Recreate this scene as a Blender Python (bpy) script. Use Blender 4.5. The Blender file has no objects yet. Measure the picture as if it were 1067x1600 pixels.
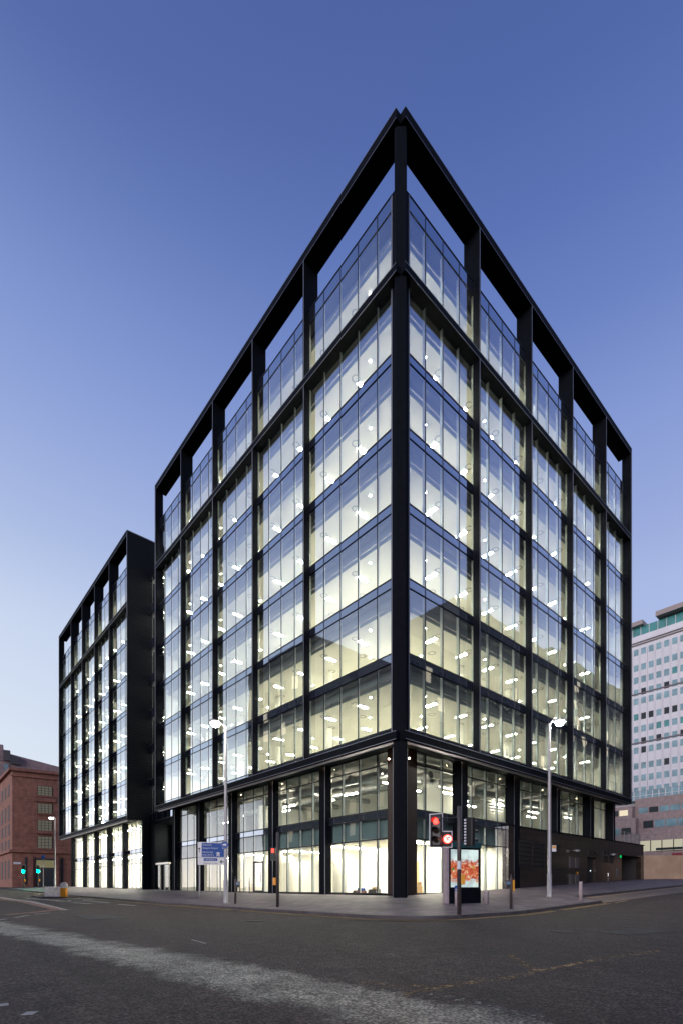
import bpy, bmesh, math, random
from mathutils import Vector, Matrix, noise
rnd = random.Random(7)
sc = bpy.context.scene
PI = math.pi
# ---------------------------------------------------------------- camera
# world: X runs along the right street facade, Y along the left street facade, Z=0 is the camera height
cam_d = bpy.data.cameras.new('camera'); cam = bpy.data.objects.new('camera', cam_d)
sc.collection.objects.link(cam); sc.camera = cam
CU, CV, YAW = -18.684, -16.988, .8512
cam.location = (CU, CV, 0); cam.rotation_euler = (PI/2, 0, YAW - PI/2)
cam_d.sensor_fit = 'HORIZONTAL'; cam_d.sensor_width = 24; cam_d.lens = 791.8/1067*24
cam_d.shift_x = -2.8/1067; cam_d.shift_y = 587.1/1067
cam_d.clip_start = .1; cam_d.clip_end = 6000
# ---------------------------------------------------------------- world: clear dusk sky, glow on the left horizon
w = bpy.data.worlds.new('World'); sc.world = w; w.use_nodes = True
nt = w.node_tree; nt.nodes.clear(); N = nt.nodes.new; Lk = nt.links.new
out = N('ShaderNodeOutputWorld'); bg = N('ShaderNodeBackground'); Lk(bg.outputs[0], out.inputs[0])
tc = N('ShaderNodeTexCoord'); nrm = N('ShaderNodeVectorMath'); nrm.operation = 'NORMALIZE'
Lk(tc.outputs['Generated'], nrm.inputs[0])
sep = N('ShaderNodeSeparateXYZ'); Lk(nrm.outputs[0], sep.inputs[0])
def ramp(pts, src):
    r = N('ShaderNodeValToRGB'); Lk(src, r.inputs[0]); e = r.color_ramp.elements
    while len(e) < len(pts): e.new(.5)
    for k, (p, c) in enumerate(pts):
        e[k].position = p; e[k].color = tuple(((x/255)/12.92 if x < 10 else ((x/255+.055)/1.055)**2.4) for x in c) + (1,)
    return r
SKY_A = [(0, (250, 236, 228)), (.05, (246, 240, 240)), (.14, (233, 239, 247)), (.25, (222, 234, 246)), (.415, (205, 218, 241)), (.52, (176, 193, 230)), (.636, (148, 168, 219)), (.72, (128, 150, 208)), (.78, (106, 129, 189)), (.83, (88, 109, 171)), (1, (62, 82, 140))]
SKY_B = [(0, (200, 203, 226)), (.15, (190, 200, 232)), (.30, (180, 194, 231)), (.46, (168, 185, 228)), (.523, (155, 172, 221)), (.636, (133, 154, 212)), (.718, (108, 131, 195)), (.78, (92, 116, 181)), (.83, (82, 105, 169)), (1, (58, 79, 137))]
ra = ramp(SKY_A, sep.outputs['Z']); rb = ramp(SKY_B, sep.outputs['Z'])
flat = N('ShaderNodeVectorMath'); flat.operation = 'MULTIPLY'; Lk(nrm.outputs[0], flat.inputs[0]); flat.inputs[1].default_value = (1, 1, 0)
fn = N('ShaderNodeVectorMath'); fn.operation = 'NORMALIZE'; Lk(flat.outputs[0], fn.inputs[0])
dot = N('ShaderNodeVectorMath'); dot.operation = 'DOT_PRODUCT'; Lk(fn.outputs[0], dot.inputs[0])
GL = Vector((-.62, .785, 0)).normalized(); dot.inputs[1].default_value = GL
mr = N('ShaderNodeMapRange'); Lk(dot.outputs['Value'], mr.inputs[0]); mr.inputs[1].default_value = -.1; mr.inputs[2].default_value = .85
mix = N('ShaderNodeMix'); mix.data_type = 'RGBA'; Lk(mr.outputs[0], mix.inputs[0]); Lk(rb.outputs[0], mix.inputs[6]); Lk(ra.outputs[0], mix.inputs[7])
m1 = N('ShaderNodeMapRange'); m1.interpolation_type = 'SMOOTHSTEP'; Lk(dot.outputs['Value'], m1.inputs[0]); m1.inputs[1].default_value = .72; m1.inputs[2].default_value = 1
m2 = N('ShaderNodeMapRange'); m2.interpolation_type = 'SMOOTHSTEP'; Lk(sep.outputs['Z'], m2.inputs[0]); m2.inputs[1].default_value = .36; m2.inputs[2].default_value = .02
m3 = N('ShaderNodeMath'); m3.operation = 'MULTIPLY'; Lk(m1.outputs[0], m3.inputs[0]); Lk(m2.outputs[0], m3.inputs[1])
m4 = N('ShaderNodeMath'); m4.operation = 'MULTIPLY_ADD'; Lk(m3.outputs[0], m4.inputs[0]); m4.inputs[1].default_value = 1.0; m4.inputs[2].default_value = 1
m5 = N('ShaderNodeVectorMath'); m5.operation = 'SCALE'; Lk(mix.outputs[2], m5.inputs[0]); Lk(m4.outputs[0], m5.inputs['Scale'])
Lk(m5.outputs[0], bg.inputs[0]); bg.inputs[1].default_value = 1.0
sun_d = bpy.data.lights.new('afterglow_sun', 'SUN'); sun_d.energy = 2.3; sun_d.angle = math.radians(30); sun_d.color = (1, .90, .90)
sun = bpy.data.objects.new('afterglow_sun', sun_d); sc.collection.objects.link(sun)
sun.rotation_euler = Vector((-.93, -.35, .13)).to_track_quat('Z', 'Y').to_euler()
sc.view_settings.view_transform = 'Standard'; sc.view_settings.look = 'None'; sc.view_settings.gamma = 1; sc.view_settings.exposure = 0
sc.render.film_transparent = False
cy = sc.cycles; cy.use_denoising = True; cy.max_bounces = 7; cy.diffuse_bounces = 3; cy.glossy_bounces = 3
cy.transmission_bounces = 4; cy.transparent_max_bounces = 16; cy.sample_clamp_indirect = 25; cy.caustics_reflective = False; cy.caustics_refractive = False
try: cy.use_light_tree = True
except Exception: pass
# ---------------------------------------------------------------- materials
def srgb(r, g, b): return tuple(((x/255)/12.92 if x < 10 else ((x/255+.055)/1.055)**2.4) for x in (r, g, b)) + (1,)
def newmat(name):
    m = bpy.data.materials.new(name); m.use_nodes = True; t = m.node_tree
    return m, t, t.nodes['Principled BSDF']
def nd(t, typ, **kw):
    n = t.nodes.new(typ)
    for k, v in kw.items(): setattr(n, k, v)
    return n
def plain(name, col, rough=.5, metal=0., var=.0, scale=6., bump=0., spec=None):
    m, t, p = newmat(name); p.inputs['Roughness'].default_value = rough; p.inputs['Metallic'].default_value = metal
    if spec is not None: p.inputs['Specular IOR Level'].default_value = spec
    c = tuple(col[:3]) + (1,)
    p.inputs['Base Color'].default_value = c
    g = nd(t, 'ShaderNodeNewGeometry'); n = nd(t, 'ShaderNodeTexNoise'); n.inputs['Scale'].default_value = scale; n.inputs['Detail'].default_value = 5
    t.links.new(g.outputs['Position'], n.inputs['Vector'])
    if var:
        a = nd(t, 'ShaderNodeMapRange'); t.links.new(n.outputs[0], a.inputs[0]); a.inputs[1].default_value = .25; a.inputs[2].default_value = .75; a.inputs[3].default_value = 1-var; a.inputs[4].default_value = 1+var
        mm = nd(t, 'ShaderNodeVectorMath', operation='SCALE'); mm.inputs[0].default_value = c[:3]; t.links.new(a.outputs[0], mm.inputs['Scale'])
        t.links.new(mm.outputs[0], p.inputs['Base Color'])
    if bump:
        b = nd(t, 'ShaderNodeBump'); b.inputs['Strength'].default_value = bump; b.inputs['Distance'].default_value = .02
        t.links.new(n.outputs[0], b.inputs['Height']); t.links.new(b.outputs[0], p.inputs['Normal'])
    return m
def emis(name, col, strength):
    m = bpy.data.materials.new(name); m.use_nodes = True; t = m.node_tree; t.nodes.clear()
    o = nd(t, 'ShaderNodeOutputMaterial'); e = nd(t, 'ShaderNodeEmission'); e.inputs[0].default_value = tuple(col[:3]) + (1,); e.inputs[1].default_value = strength
    t.links.new(e.outputs[0], o.inputs[0]); return m
def glassmat(name, tint, f0, refl=(1, 1, 1), wob=.004, pw=4.):
    m = bpy.data.materials.new(name); m.use_nodes = True; t = m.node_tree; t.nodes.clear()
    o = nd(t, 'ShaderNodeOutputMaterial'); mx = nd(t, 'ShaderNodeMixShader'); tr = nd(t, 'ShaderNodeBsdfTransparent'); gl = nd(t, 'ShaderNodeBsdfGlossy')
    tr.inputs[0].default_value = tuple(tint) + (1,); gl.inputs[0].default_value = tuple(refl) + (1,); gl.inputs['Roughness'].default_value = .0
    lw = nd(t, 'ShaderNodeLayerWeight'); lw.inputs['Blend'].default_value = .5
    po = nd(t, 'ShaderNodeMath', operation='POWER'); t.links.new(lw.outputs['Facing'], po.inputs[0]); po.inputs[1].default_value = pw
    ma = nd(t, 'ShaderNodeMath', operation='MULTIPLY_ADD'); t.links.new(po.outputs[0], ma.inputs[0]); ma.inputs[1].default_value = 1-f0; ma.inputs[2].default_value = f0
    g = nd(t, 'ShaderNodeNewGeometry'); n = nd(t, 'ShaderNodeTexNoise'); n.inputs['Scale'].default_value = .55; n.inputs['Detail'].default_value = 1
    t.links.new(g.outputs['Position'], n.inputs['Vector'])
    b = nd(t, 'ShaderNodeBump'); b.inputs['Strength'].default_value = 1; b.inputs['Distance'].default_value = wob; t.links.new(n.outputs[0], b.inputs['Height']); t.links.new(b.outputs[0], gl.inputs['Normal'])
    t.links.new(ma.outputs[0], mx.inputs[0]); t.links.new(tr.outputs[0], mx.inputs[1]); t.links.new(gl.outputs[0], mx.inputs[2]); t.links.new(mx.outputs[0], o.inputs[0])
    return m
def wallcoord(t, sx=1, sz=1):
    g = nd(t, 'ShaderNodeNewGeometry'); s = nd(t, 'ShaderNodeSeparateXYZ'); t.links.new(g.outputs['Position'], s.inputs[0])
    a = nd(t, 'ShaderNodeMath', operation='ADD'); t.links.new(s.outputs[0], a.inputs[0]); t.links.new(s.outputs[1], a.inputs[1])
    c = nd(t, 'ShaderNodeCombineXYZ'); t.links.new(a.outputs[0], c.inputs[0]); t.links.new(s.outputs[2], c.inputs[1])
    return c.outputs[0], g.outputs['Position']
def brickmat(name, c1, c2, mortar, bw, bh, ms=.01, rough=.8, flat=False, bump=.4, var=.25, nscale=1.3):
    m, t, p = newmat(name); p.inputs['Roughness'].default_value = rough
    wc, pos = wallcoord(t)
    b = nd(t, 'ShaderNodeTexBrick'); b.inputs['Scale'].default_value = 1; b.inputs['Brick Width'].default_value = bw; b.inputs['Row Height'].default_value = bh
    b.inputs['Mortar Size'].default_value = ms; b.inputs['Color1'].default_value = tuple(c1)+(1,); b.inputs['Color2'].default_value = tuple(c2)+(1,); b.inputs['Mortar'].default_value = tuple(mortar)+(1,)
    t.links.new(pos if flat else wc, b.inputs['Vector'])
    n = nd(t, 'ShaderNodeTexNoise'); n.inputs['Scale'].default_value = nscale; n.inputs['Detail'].default_value = 7; n.inputs['Roughness'].default_value = .65; t.links.new(pos, n.inputs['Vector'])
    a = nd(t, 'ShaderNodeMapRange'); t.links.new(n.outputs[0], a.inputs[0]); a.inputs[1].default_value = .3; a.inputs[2].default_value = .7; a.inputs[3].default_value = 1-var; a.inputs[4].default_value = 1+var
    mm = nd(t, 'ShaderNodeVectorMath', operation='SCALE'); t.links.new(b.outputs[0], mm.inputs[0]); t.links.new(a.outputs[0], mm.inputs['Scale']); t.links.new(mm.outputs[0], p.inputs['Base Color'])
    bp = nd(t, 'ShaderNodeBump'); bp.invert = True; bp.inputs['Strength'].default_value = bump; bp.inputs['Distance'].default_value = .01; t.links.new(b.outputs['Fac'], bp.inputs['Height']); t.links.new(bp.outputs[0], p.inputs['Normal'])
    return m
def louvremat(name, col, pitch):
    m, t, p = newmat(name); p.inputs['Roughness'].default_value = .55; p.inputs['Specular IOR Level'].default_value = .2; p.inputs['Base Color'].default_value = tuple(col)+(1,)
    g = nd(t, 'ShaderNodeNewGeometry'); s = nd(t, 'ShaderNodeSeparateXYZ'); t.links.new(g.outputs['Position'], s.inputs[0])
    a = nd(t, 'ShaderNodeMath', operation='MULTIPLY'); t.links.new(s.outputs[2], a.inputs[0]); a.inputs[1].default_value = 1/pitch
    f = nd(t, 'ShaderNodeMath', operation='FRACT'); t.links.new(a.outputs[0], f.inputs[0])
    b = nd(t, 'ShaderNodeBump'); b.inputs['Strength'].default_value = 1; b.inputs['Distance'].default_value = pitch*.35; t.links.new(f.outputs[0], b.inputs['Height']); t.links.new(b.outputs[0], p.inputs['Normal'])
    return m
MT = {}
MT['black'] = plain('black_metal', (.0045, .0055, .0085), .62, .0, .25, 3, spec=.05)
MT['brownmetal'] = plain('brown_black_metal', (.030, .018, .014), .5, .0, .2, 3)
MT['bandteal'] = plain('shop_band_teal', (.13, .21, .23), .7, 0, .2, .5)
MT['blackm'] = plain('black_matt', (.008, .008, .009), .7)
MT['edgeglint'] = plain('painted_edge_glint', (.15, .16, .20), .45, .3)  # painted highlight: paler strips standing in for light caught on the black edges
MT['soffit'] = plain('soffit_panel', (.30, .27, .29), .38, .85, .1, .8)
MT['mull'] = plain('mullion_metal', (.022, .024, .032), .45, .3)
MT['mullin'] = plain('mullion_inside', (.55, .62, .60), .5)
MT['glass'] = glassmat('vision_glass', (.80, .84, .80), .24, (.90, .93, 1.0), pw=1.7)
MT['gglass'] = glassmat('shopfront_glass', (.92, .93, .89), .13, (.95, .97, 1.0), pw=3.2)
MT['fglass'] = glassmat('plain_glass', (.85, .93, .92), .10)
def spandrelmat():
    m, t, p = newmat('spandrel_glass'); t.nodes.remove(p); o = t.nodes['Material Output']
    d = nd(t, 'ShaderNodeBsdfDiffuse'); d.inputs[0].default_value = (.018, .022, .035, 1); gl = nd(t, 'ShaderNodeBsdfGlossy'); gl.inputs[0].default_value = (.80, .88, 1, 1); gl.inputs['Roughness'].default_value = .02
    lw = nd(t, 'ShaderNodeLayerWeight'); lw.inputs['Blend'].default_value = .5
    po = nd(t, 'ShaderNodeMath', operation='POWER'); t.links.new(lw.outputs['Facing'], po.inputs[0]); po.inputs[1].default_value = 1.8
    ma = nd(t, 'ShaderNodeMath', operation='MULTIPLY_ADD'); t.links.new(po.outputs[0], ma.inputs[0]); ma.inputs[1].default_value = .70; ma.inputs[2].default_value = .30
    mx = nd(t, 'ShaderNodeMixShader'); t.links.new(ma.outputs[0], mx.inputs[0]); t.links.new(d.outputs[0], mx.inputs[1]); t.links.new(gl.outputs[0], mx.inputs[2]); t.links.new(mx.outputs[0], o.inputs[0])
    return m
MT['spandrel'] = spandrelmat()
MT['ceiling'] = plain('ceiling_paint', (.84, .83, .76), .9)
MT['floor'] = plain('raised_floor', (.74, .72, .64), .6)
MT['slab'] = plain('slab_edge', (.20, .21, .22), .8)
MT['bulk'] = plain('perimeter_void', (.30, .36, .38), .7)
MT['white'] = plain('white_plaster', (.80, .79, .70), .85)
MT['white2'] = plain('shop_plaster', (.86, .85, .78), .85, 0, .04, 1.2)
MT['duct'] = plain('galvanised_duct', (.42, .42, .40), .4, .6, .2, 3)
MT['conc'] = plain('fair_faced_soffit', (.34, .32, .28), .8, 0, .2, 1)
MT['lum'] = emis('luminaire_white', (1, .96, .82), 430)
MT['lumg'] = emis('luminaire_shop', (1, .94, .80), 100)
MT['lumz'] = emis('linear_light_white', (1, .95, .82), 60)
MT['down'] = emis('downlight_warm', (1, .72, .45), 40)
MT['led'] = emis('street_lamp_led', (1, .97, .82), 420)
MT['bright'] = emis('street_lamp_white', (1, .98, .9), 120)
MT['red'] = emis('signal_red', (1, .02, .015), 14)
MT['redk'] = emis('signal_red_weak', (1, .05, .03), 4)
MT['green'] = emis('signal_green', (.0, 1, .42), 60)
MT['granite'] = None
MT['louvre'] = louvremat('louvred_cladding', (.006, .0075, .012), .30)
MT['galv'] = plain('galvanised_steel', (.29, .28, .30), .45, .35, .12, 9)
MT['dkpole'] = plain('dark_painted_pole', (.055, .045, .045), .45, .1, .2, 9)
MT['plastic'] = plain('black_plastic', (.012, .012, .013), .45)
MT['signblue'] = plain('sign_blue', srgb(20, 66, 140)[:3], .45)
MT['signwhite'] = plain('sign_white', (.62, .62, .64), .5)
MT['signblack'] = plain('sign_black', (.02, .02, .02), .5)
MT['yellowbox'] = plain('push_button_yellow', srgb(214, 150, 40)[:3], .5)
MT['orange'] = plain('orange_plastic', srgb(236, 150, 20)[:3], .5)
MT['barrier'] = plain('dirty_white_plastic', (.80, .73, .66), .7, 0, .25, 4, .1)
MT['kerb'] = plain('kerb_stone', (.07, .06, .064), .75, 0, .35, 2.5, .3)
MT['stainless'] = plain('stainless_steel', (.6, .58, .55), .25, .9)
MT['ply'] = plain('plywood_hoarding', (.34, .235, .165), .75, 0, .22, .9)
MT['cardboard'] = plain('cardboard', (.42, .28, .15), .8, 0, .1)
MT['timber'] = plain('pine_door', (.60, .42, .22), .6)
MT['sand'] = brickmat('red_sandstone', (.25, .108, .074), (.21, .09, .064), (.12, .055, .042), 1.1, .38, .012, bump=.8, var=.3)
MT['pinkstone'] = brickmat('pink_stone', (.24, .17, .17), (.22, .155, .16), (.17, .13, .13), 2.4, 1.2, .02)
MT['pod'] = brickmat('podium_brick', (.31, .235, .225), (.29, .22, .215), (.22, .17, .165), .6, .3, .02)
MT['bluewin'] = plain('daylit_window', (.17, .29, .33), .2, 0, .45, .35, spec=.8)
MT['darkwin'] = plain('dark_window', (.02, .025, .03), .25, spec=.35)
MT['towerw'] = plain('tower_white_panel', (.60, .585, .62), .55, 0, .06, .3)
MT['towerj'] = plain('tower_joint', (.13, .11, .13), .8)
MT['litwin'] = emis('lit_window', (1, .86, .62), .9)
MT['litstrip'] = emis('lit_shop_strip', (1, .95, .72), .5)
MT['setback'] = plain('glass_storey_green', (.05, .22, .22), .15, 0, .4, .3, spec=.9)
MT['roofdk'] = plain('roof_dark', (.06, .055, .06), .7)
MT['mass'] = brickmat('grey_stone_blocks', (.075, .080, .078), (.065, .07, .07), (.04, .04, .04), 1.2, .5, .02)
# asphalt with fine stones, patches, cracks and one polished track, its reflected light painted pale
def asphalt():
    m, t, p = newmat('asphalt'); L = t.links.new
    g = nd(t, 'ShaderNodeNewGeometry'); pos = g.outputs['Position']
    def noi(sc_, det=4, r=.55):
        n = nd(t, 'ShaderNodeTexNoise'); n.inputs['Scale'].default_value = sc_; n.inputs['Detail'].default_value = det; n.inputs['Roughness'].default_value = r; L(pos, n.inputs['Vector']); return n.outputs[0]
    def mrng(src, a, b, c, d):
        n = nd(t, 'ShaderNodeMapRange'); L(src, n.inputs[0]); n.inputs[1].default_value = a; n.inputs[2].default_value = b; n.inputs[3].default_value = c; n.inputs[4].default_value = d; return n.outputs[0]
    def mth(op, a, b):
        n = nd(t, 'ShaderNodeMath', operation=op)
        for i, x in enumerate((a, b)):
            if isinstance(x, (int, float)): n.inputs[i].default_value = x
            else: L(x, n.inputs[i])
        return n.outputs[0]
    base = mth('MULTIPLY', mrng(noi(.22, 5), .3, .7, .78, 1.22), mrng(noi(1.7, 6, .7), .35, .65, .75, 1.3))
    stones = nd(t, 'ShaderNodeTexVoronoi'); stones.inputs['Scale'].default_value = 26; L(pos, stones.inputs['Vector'])
    st = mrng(stones.outputs['Distance'], .1, .7, 1.75, .25)
    fine = mrng(noi(9, 9, .8), .33, .67, .45, 1.7)
    stretch = nd(t, 'ShaderNodeMapping'); stretch.inputs['Scale'].default_value = (1.6, .16, 1); L(pos, stretch.inputs['Vector'])
    ns = nd(t, 'ShaderNodeTexNoise'); ns.inputs['Scale'].default_value = 1; ns.inputs['Detail'].default_value = 6; ns.inputs['Roughness'].default_value = .7; L(stretch.outputs[0], ns.inputs['Vector'])
    v = mth('MULTIPLY', mth('MULTIPLY', mth('MULTIPLY', base, st), fine), mth('MULTIPLY', mrng(ns.outputs[0], .32, .68, .7, 1.35), mrng(noi(5, 8, .8), .3, .7, .6, 1.45)))
    # cracks
    cr = nd(t, 'ShaderNodeTexVoronoi', feature='DISTANCE_TO_EDGE'); cr.inputs['Scale'].default_value = 4.2
    wv = nd(t, 'ShaderNodeVectorMath', operation='ADD'); L(pos, wv.inputs[0])
    nn = nd(t, 'ShaderNodeTexNoise'); nn.inputs['Scale'].default_value = 3; nn.inputs['Detail'].default_value = 4; L(pos, nn.inputs['Vector'])
    ws = nd(t, 'ShaderNodeVectorMath', operation='SCALE'); L(nn.outputs['Color'], ws.inputs[0]); ws.inputs['Scale'].default_value = .35; L(ws.outputs[0], wv.inputs[1]); L(wv.outputs[0], cr.inputs['Vector'])
    crack = mrng(cr.outputs[0], .0, .045, 1, 0)
    big = nd(t, 'ShaderNodeTexVoronoi', feature='DISTANCE_TO_EDGE'); big.inputs['Scale'].default_value = .28; L(wv.outputs[0], big.inputs['Vector'])
    bigc = mrng(big.outputs[0], .0, .006, .55, 0)
    # polished track along the left street, reflected light painted in as pale colour
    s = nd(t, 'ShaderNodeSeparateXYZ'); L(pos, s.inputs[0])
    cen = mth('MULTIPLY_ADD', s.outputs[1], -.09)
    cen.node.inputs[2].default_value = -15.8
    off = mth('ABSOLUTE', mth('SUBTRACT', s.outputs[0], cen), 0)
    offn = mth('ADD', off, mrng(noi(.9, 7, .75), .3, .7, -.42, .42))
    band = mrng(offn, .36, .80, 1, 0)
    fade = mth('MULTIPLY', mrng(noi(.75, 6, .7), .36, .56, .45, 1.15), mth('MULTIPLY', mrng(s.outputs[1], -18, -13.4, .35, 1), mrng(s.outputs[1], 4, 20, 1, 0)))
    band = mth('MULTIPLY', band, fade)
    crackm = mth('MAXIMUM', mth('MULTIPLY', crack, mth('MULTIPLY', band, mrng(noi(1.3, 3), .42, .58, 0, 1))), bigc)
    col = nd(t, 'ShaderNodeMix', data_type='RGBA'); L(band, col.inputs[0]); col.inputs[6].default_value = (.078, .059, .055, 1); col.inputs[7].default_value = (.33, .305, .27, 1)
    sc1 = nd(t, 'ShaderNodeVectorMath', operation='SCALE'); L(col.outputs[2], sc1.inputs[0]); L(v, sc1.inputs['Scale'])
    c2 = nd(t, 'ShaderNodeMix', data_type='RGBA'); L(crackm, c2.inputs[0]); L(sc1.outputs[0], c2.inputs[6]); c2.inputs[7].default_value = (.02, .018, .018, 1)
    L(c2.outputs[2], p.inputs['Base Color'])
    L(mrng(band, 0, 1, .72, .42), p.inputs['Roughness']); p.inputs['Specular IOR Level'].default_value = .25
    bp = nd(t, 'ShaderNodeBump'); bp.inputs['Strength'].default_value = 1; bp.inputs['Distance'].default_value = .02
    h = mth('SUBTRACT', v, mth('MULTIPLY', crackm, 1.5)); L(h, bp.inputs['Height']); L(bp.outputs[0], p.inputs['Normal'])
    return m
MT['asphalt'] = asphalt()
MT['paving'] = brickmat('stone_paving', (.150, .118, .132), (.100, .080, .092), (.055, .045, .05), .9, .45, .03, .62, True, .8, .5, .8)
MT['setts'] = brickmat('granite_setts', (.22, .165, .14), (.17, .13, .115), (.055, .045, .04), .22, .12, .014, .8, True, 1., .3, 1.2)
def worn(name, col, cov):
    m, t, p = newmat(name); L = t.links.new; o = t.nodes['Material Output']
    p.inputs['Base Color'].default_value = tuple(col)+(1,); p.inputs['Roughness'].default_value = .7
    g = nd(t, 'ShaderNodeNewGeometry'); n = nd(t, 'ShaderNodeTexNoise'); n.inputs['Scale'].default_value = 9; n.inputs['Detail'].default_value = 8; n.inputs['Roughness'].default_value = .8; L(g.outputs['Position'], n.inputs['Vector'])
    a = nd(t, 'ShaderNodeMapRange'); L(n.outputs[0], a.inputs[0]); a.inputs[1].default_value = cov-.05; a.inputs[2].default_value = cov+.05; a.inputs[3].default_value = 1; a.inputs[4].default_value = 0
    L(a.outputs[0], p.inputs['Alpha']); return m
MT['yline'] = worn('yellow_paint', (.44, .28, .09), .60)
MT['yworn'] = worn('worn_yellow_paint', (.34, .20, .08), .47)
MT['wline'] = worn('white_paint', (.42, .39, .38), .55)
MT['wworn'] = worn('worn_white_paint', (.36, .35, .30), .44)
MT['rline'] = worn('red_surfacing', (.19, .075, .06), .6)
def granite():
    m = brickmat('black_granite', (.030, .022, .020), (.022, .017, .016), (.008, .007, .007), 1.2, .6, .008, .16, False, .2, .35, 1.6)
    m.node_tree.nodes['Principled BSDF'].inputs['Specular IOR Level'].default_value = .75; return m
MT['granite'] = granite()
# ---------------------------------------------------------------- mesh helpers
class MB:
    def __init__(s): s.v = []; s.f = []; s.mi = []
    def poly(s, pts, m=0):
        b = len(s.v); s.v += [tuple(p) for p in pts]; s.f.append(tuple(range(b, b+len(pts)))); s.mi.append(m); return s
    def box(s, x0, x1, y0, y1, z0, z1, m=0, M=None):
        if x0 > x1: x0, x1 = x1, x0
        if y0 > y1: y0, y1 = y1, y0
        c = [(x, y, z) for z in (z0, z1) for x, y in ((x0, y0), (x1, y0), (x1, y1), (x0, y1))]
        flip = False
        if M: c = [M(*p) for p in c]; flip = M.__dict__.get('flip', False) if hasattr(M, '__dict__') else False
        b = len(s.v); s.v += c
        for q in ((3, 2, 1, 0), (4, 5, 6, 7), (0, 1, 5, 4), (1, 2, 6, 5), (2, 3, 7, 6), (3, 0, 4, 7)):
            q = q[::-1] if flip else q
            s.f.append(tuple(b+i for i in q)); s.mi.append(m)
        return s
    def prism(s, pts, z0, z1, m=0):
        n = len(pts); b = len(s.v)
        zz0 = z0 if hasattr(z0, '__len__') else [z0]*n; zz1 = z1 if hasattr(z1, '__len__') else [z1]*n
        s.v += [(p[0], p[1], z) for p, z in zip(pts, zz0)] + [(p[0], p[1], z) for p, z in zip(pts, zz1)]
        s.f.append(tuple(b+i for i in range(n))[::-1]); s.mi.append(m); s.f.append(tuple(b+n+i for i in range(n))); s.mi.append(m)
        for i in range(n): j = (i+1) % n; s.f.append((b+i, b+j, b+n+j, b+n+i)); s.mi.append(m)
        return s
    def tube(s, p0, p1, r0, r1=None, n=14, m=0, caps=True):
        r1 = r0 if r1 is None else r1; p0, p1 = Vector(p0), Vector(p1); d = (p1-p0).normalized()
        a = d.orthogonal().normalized(); c = d.cross(a); b = len(s.v)
        for p, r in ((p0, r0), (p1, r1)):
            for i in range(n):
                q = p + (a*math.cos(2*PI*i/n)+c*math.sin(2*PI*i/n))*r; s.v.append(tuple(q))
        for i in range(n): j = (i+1) % n; s.f.append((b+i, b+j, b+n+j, b+n+i)); s.mi.append(m)
        if caps: s.f.append(tuple(b+i for i in range(n))[::-1]); s.mi.append(m); s.f.append(tuple(b+n+i for i in range(n))); s.mi.append(m)
        return s
    def lathe(s, prof, c=(0, 0, 0), n=16, m=0):
        b = len(s.v)
        for r, z in prof:
            for i in range(n): s.v.append((c[0]+r*math.cos(2*PI*i/n), c[1]+r*math.sin(2*PI*i/n), c[2]+z))
        for k in range(len(prof)-1):
            for i in range(n): j = (i+1) % n; s.f.append((b+k*n+i, b+k*n+j, b+k*n+n+j, b+k*n+n+i)); s.mi.append(m)
        s.f.append(tuple(b+i for i in range(n))[::-1]); s.mi.append(m); e = b+(len(prof)-1)*n; s.f.append(tuple(e+i for i in range(n))); s.mi.append(m)
        return s
    def build(s, name, mats, parent=None, smooth=False, shift=None, bev=0):
        me = bpy.data.meshes.new(name)
        v = s.v
        if shift is not None: v = [(a-shift[0], b-shift[1], c-shift[2]) for a, b, c in v]
        me.from_pydata(v, [], s.f)
        if not isinstance(mats, (list, tuple)): mats = [mats]
        for m in mats: me.materials.append(MT[m] if isinstance(m, str) else m)
        if len(mats) > 1:
            for p, i in zip(me.polygons, s.mi): p.material_index = i
        me.update()
        o = bpy.data.objects.new(name, me); sc.collection.objects.link(o)
        if parent is not None: o.parent = parent
        if smooth:
            for p in me.polygons: p.use_smooth = len(p.vertices) == 4
        if bev:
            bm_ = o.modifiers.new('bevel', 'BEVEL'); bm_.width = bev; bm_.segments = 2; bm_.limit_method = 'ANGLE'
        return o
def tag(o, label=None, cat=None, group=None, kind=None):
    if label: o['label'] = label
    if cat: o['category'] = cat
    if group: o['group'] = group
    if kind: o['kind'] = kind
    return o
def empty(name, loc, rz=0.):
    o = bpy.data.objects.new(name, None); o.empty_display_size = .3; sc.collection.objects.link(o); o.location = loc; o.rotation_euler = (0, 0, rz); return o
def wpart(mb, name, mats, root, **k):      # part given in world coordinates under an unrotated root (or under a part of it)
    base = root
    sh = root.location if root.parent is None and root.type == 'EMPTY' else (0, 0, 0)
    top = root
    while top.parent is not None: top = top.parent
    return mb.build(name, mats, root, shift=top.location, **k)
def copy_tree(o, parent=None):
    c = o.copy(); sc.collection.objects.link(c); c.parent = parent
    for ch in list(o.children): copy_tree(ch, c)
    return c
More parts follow.
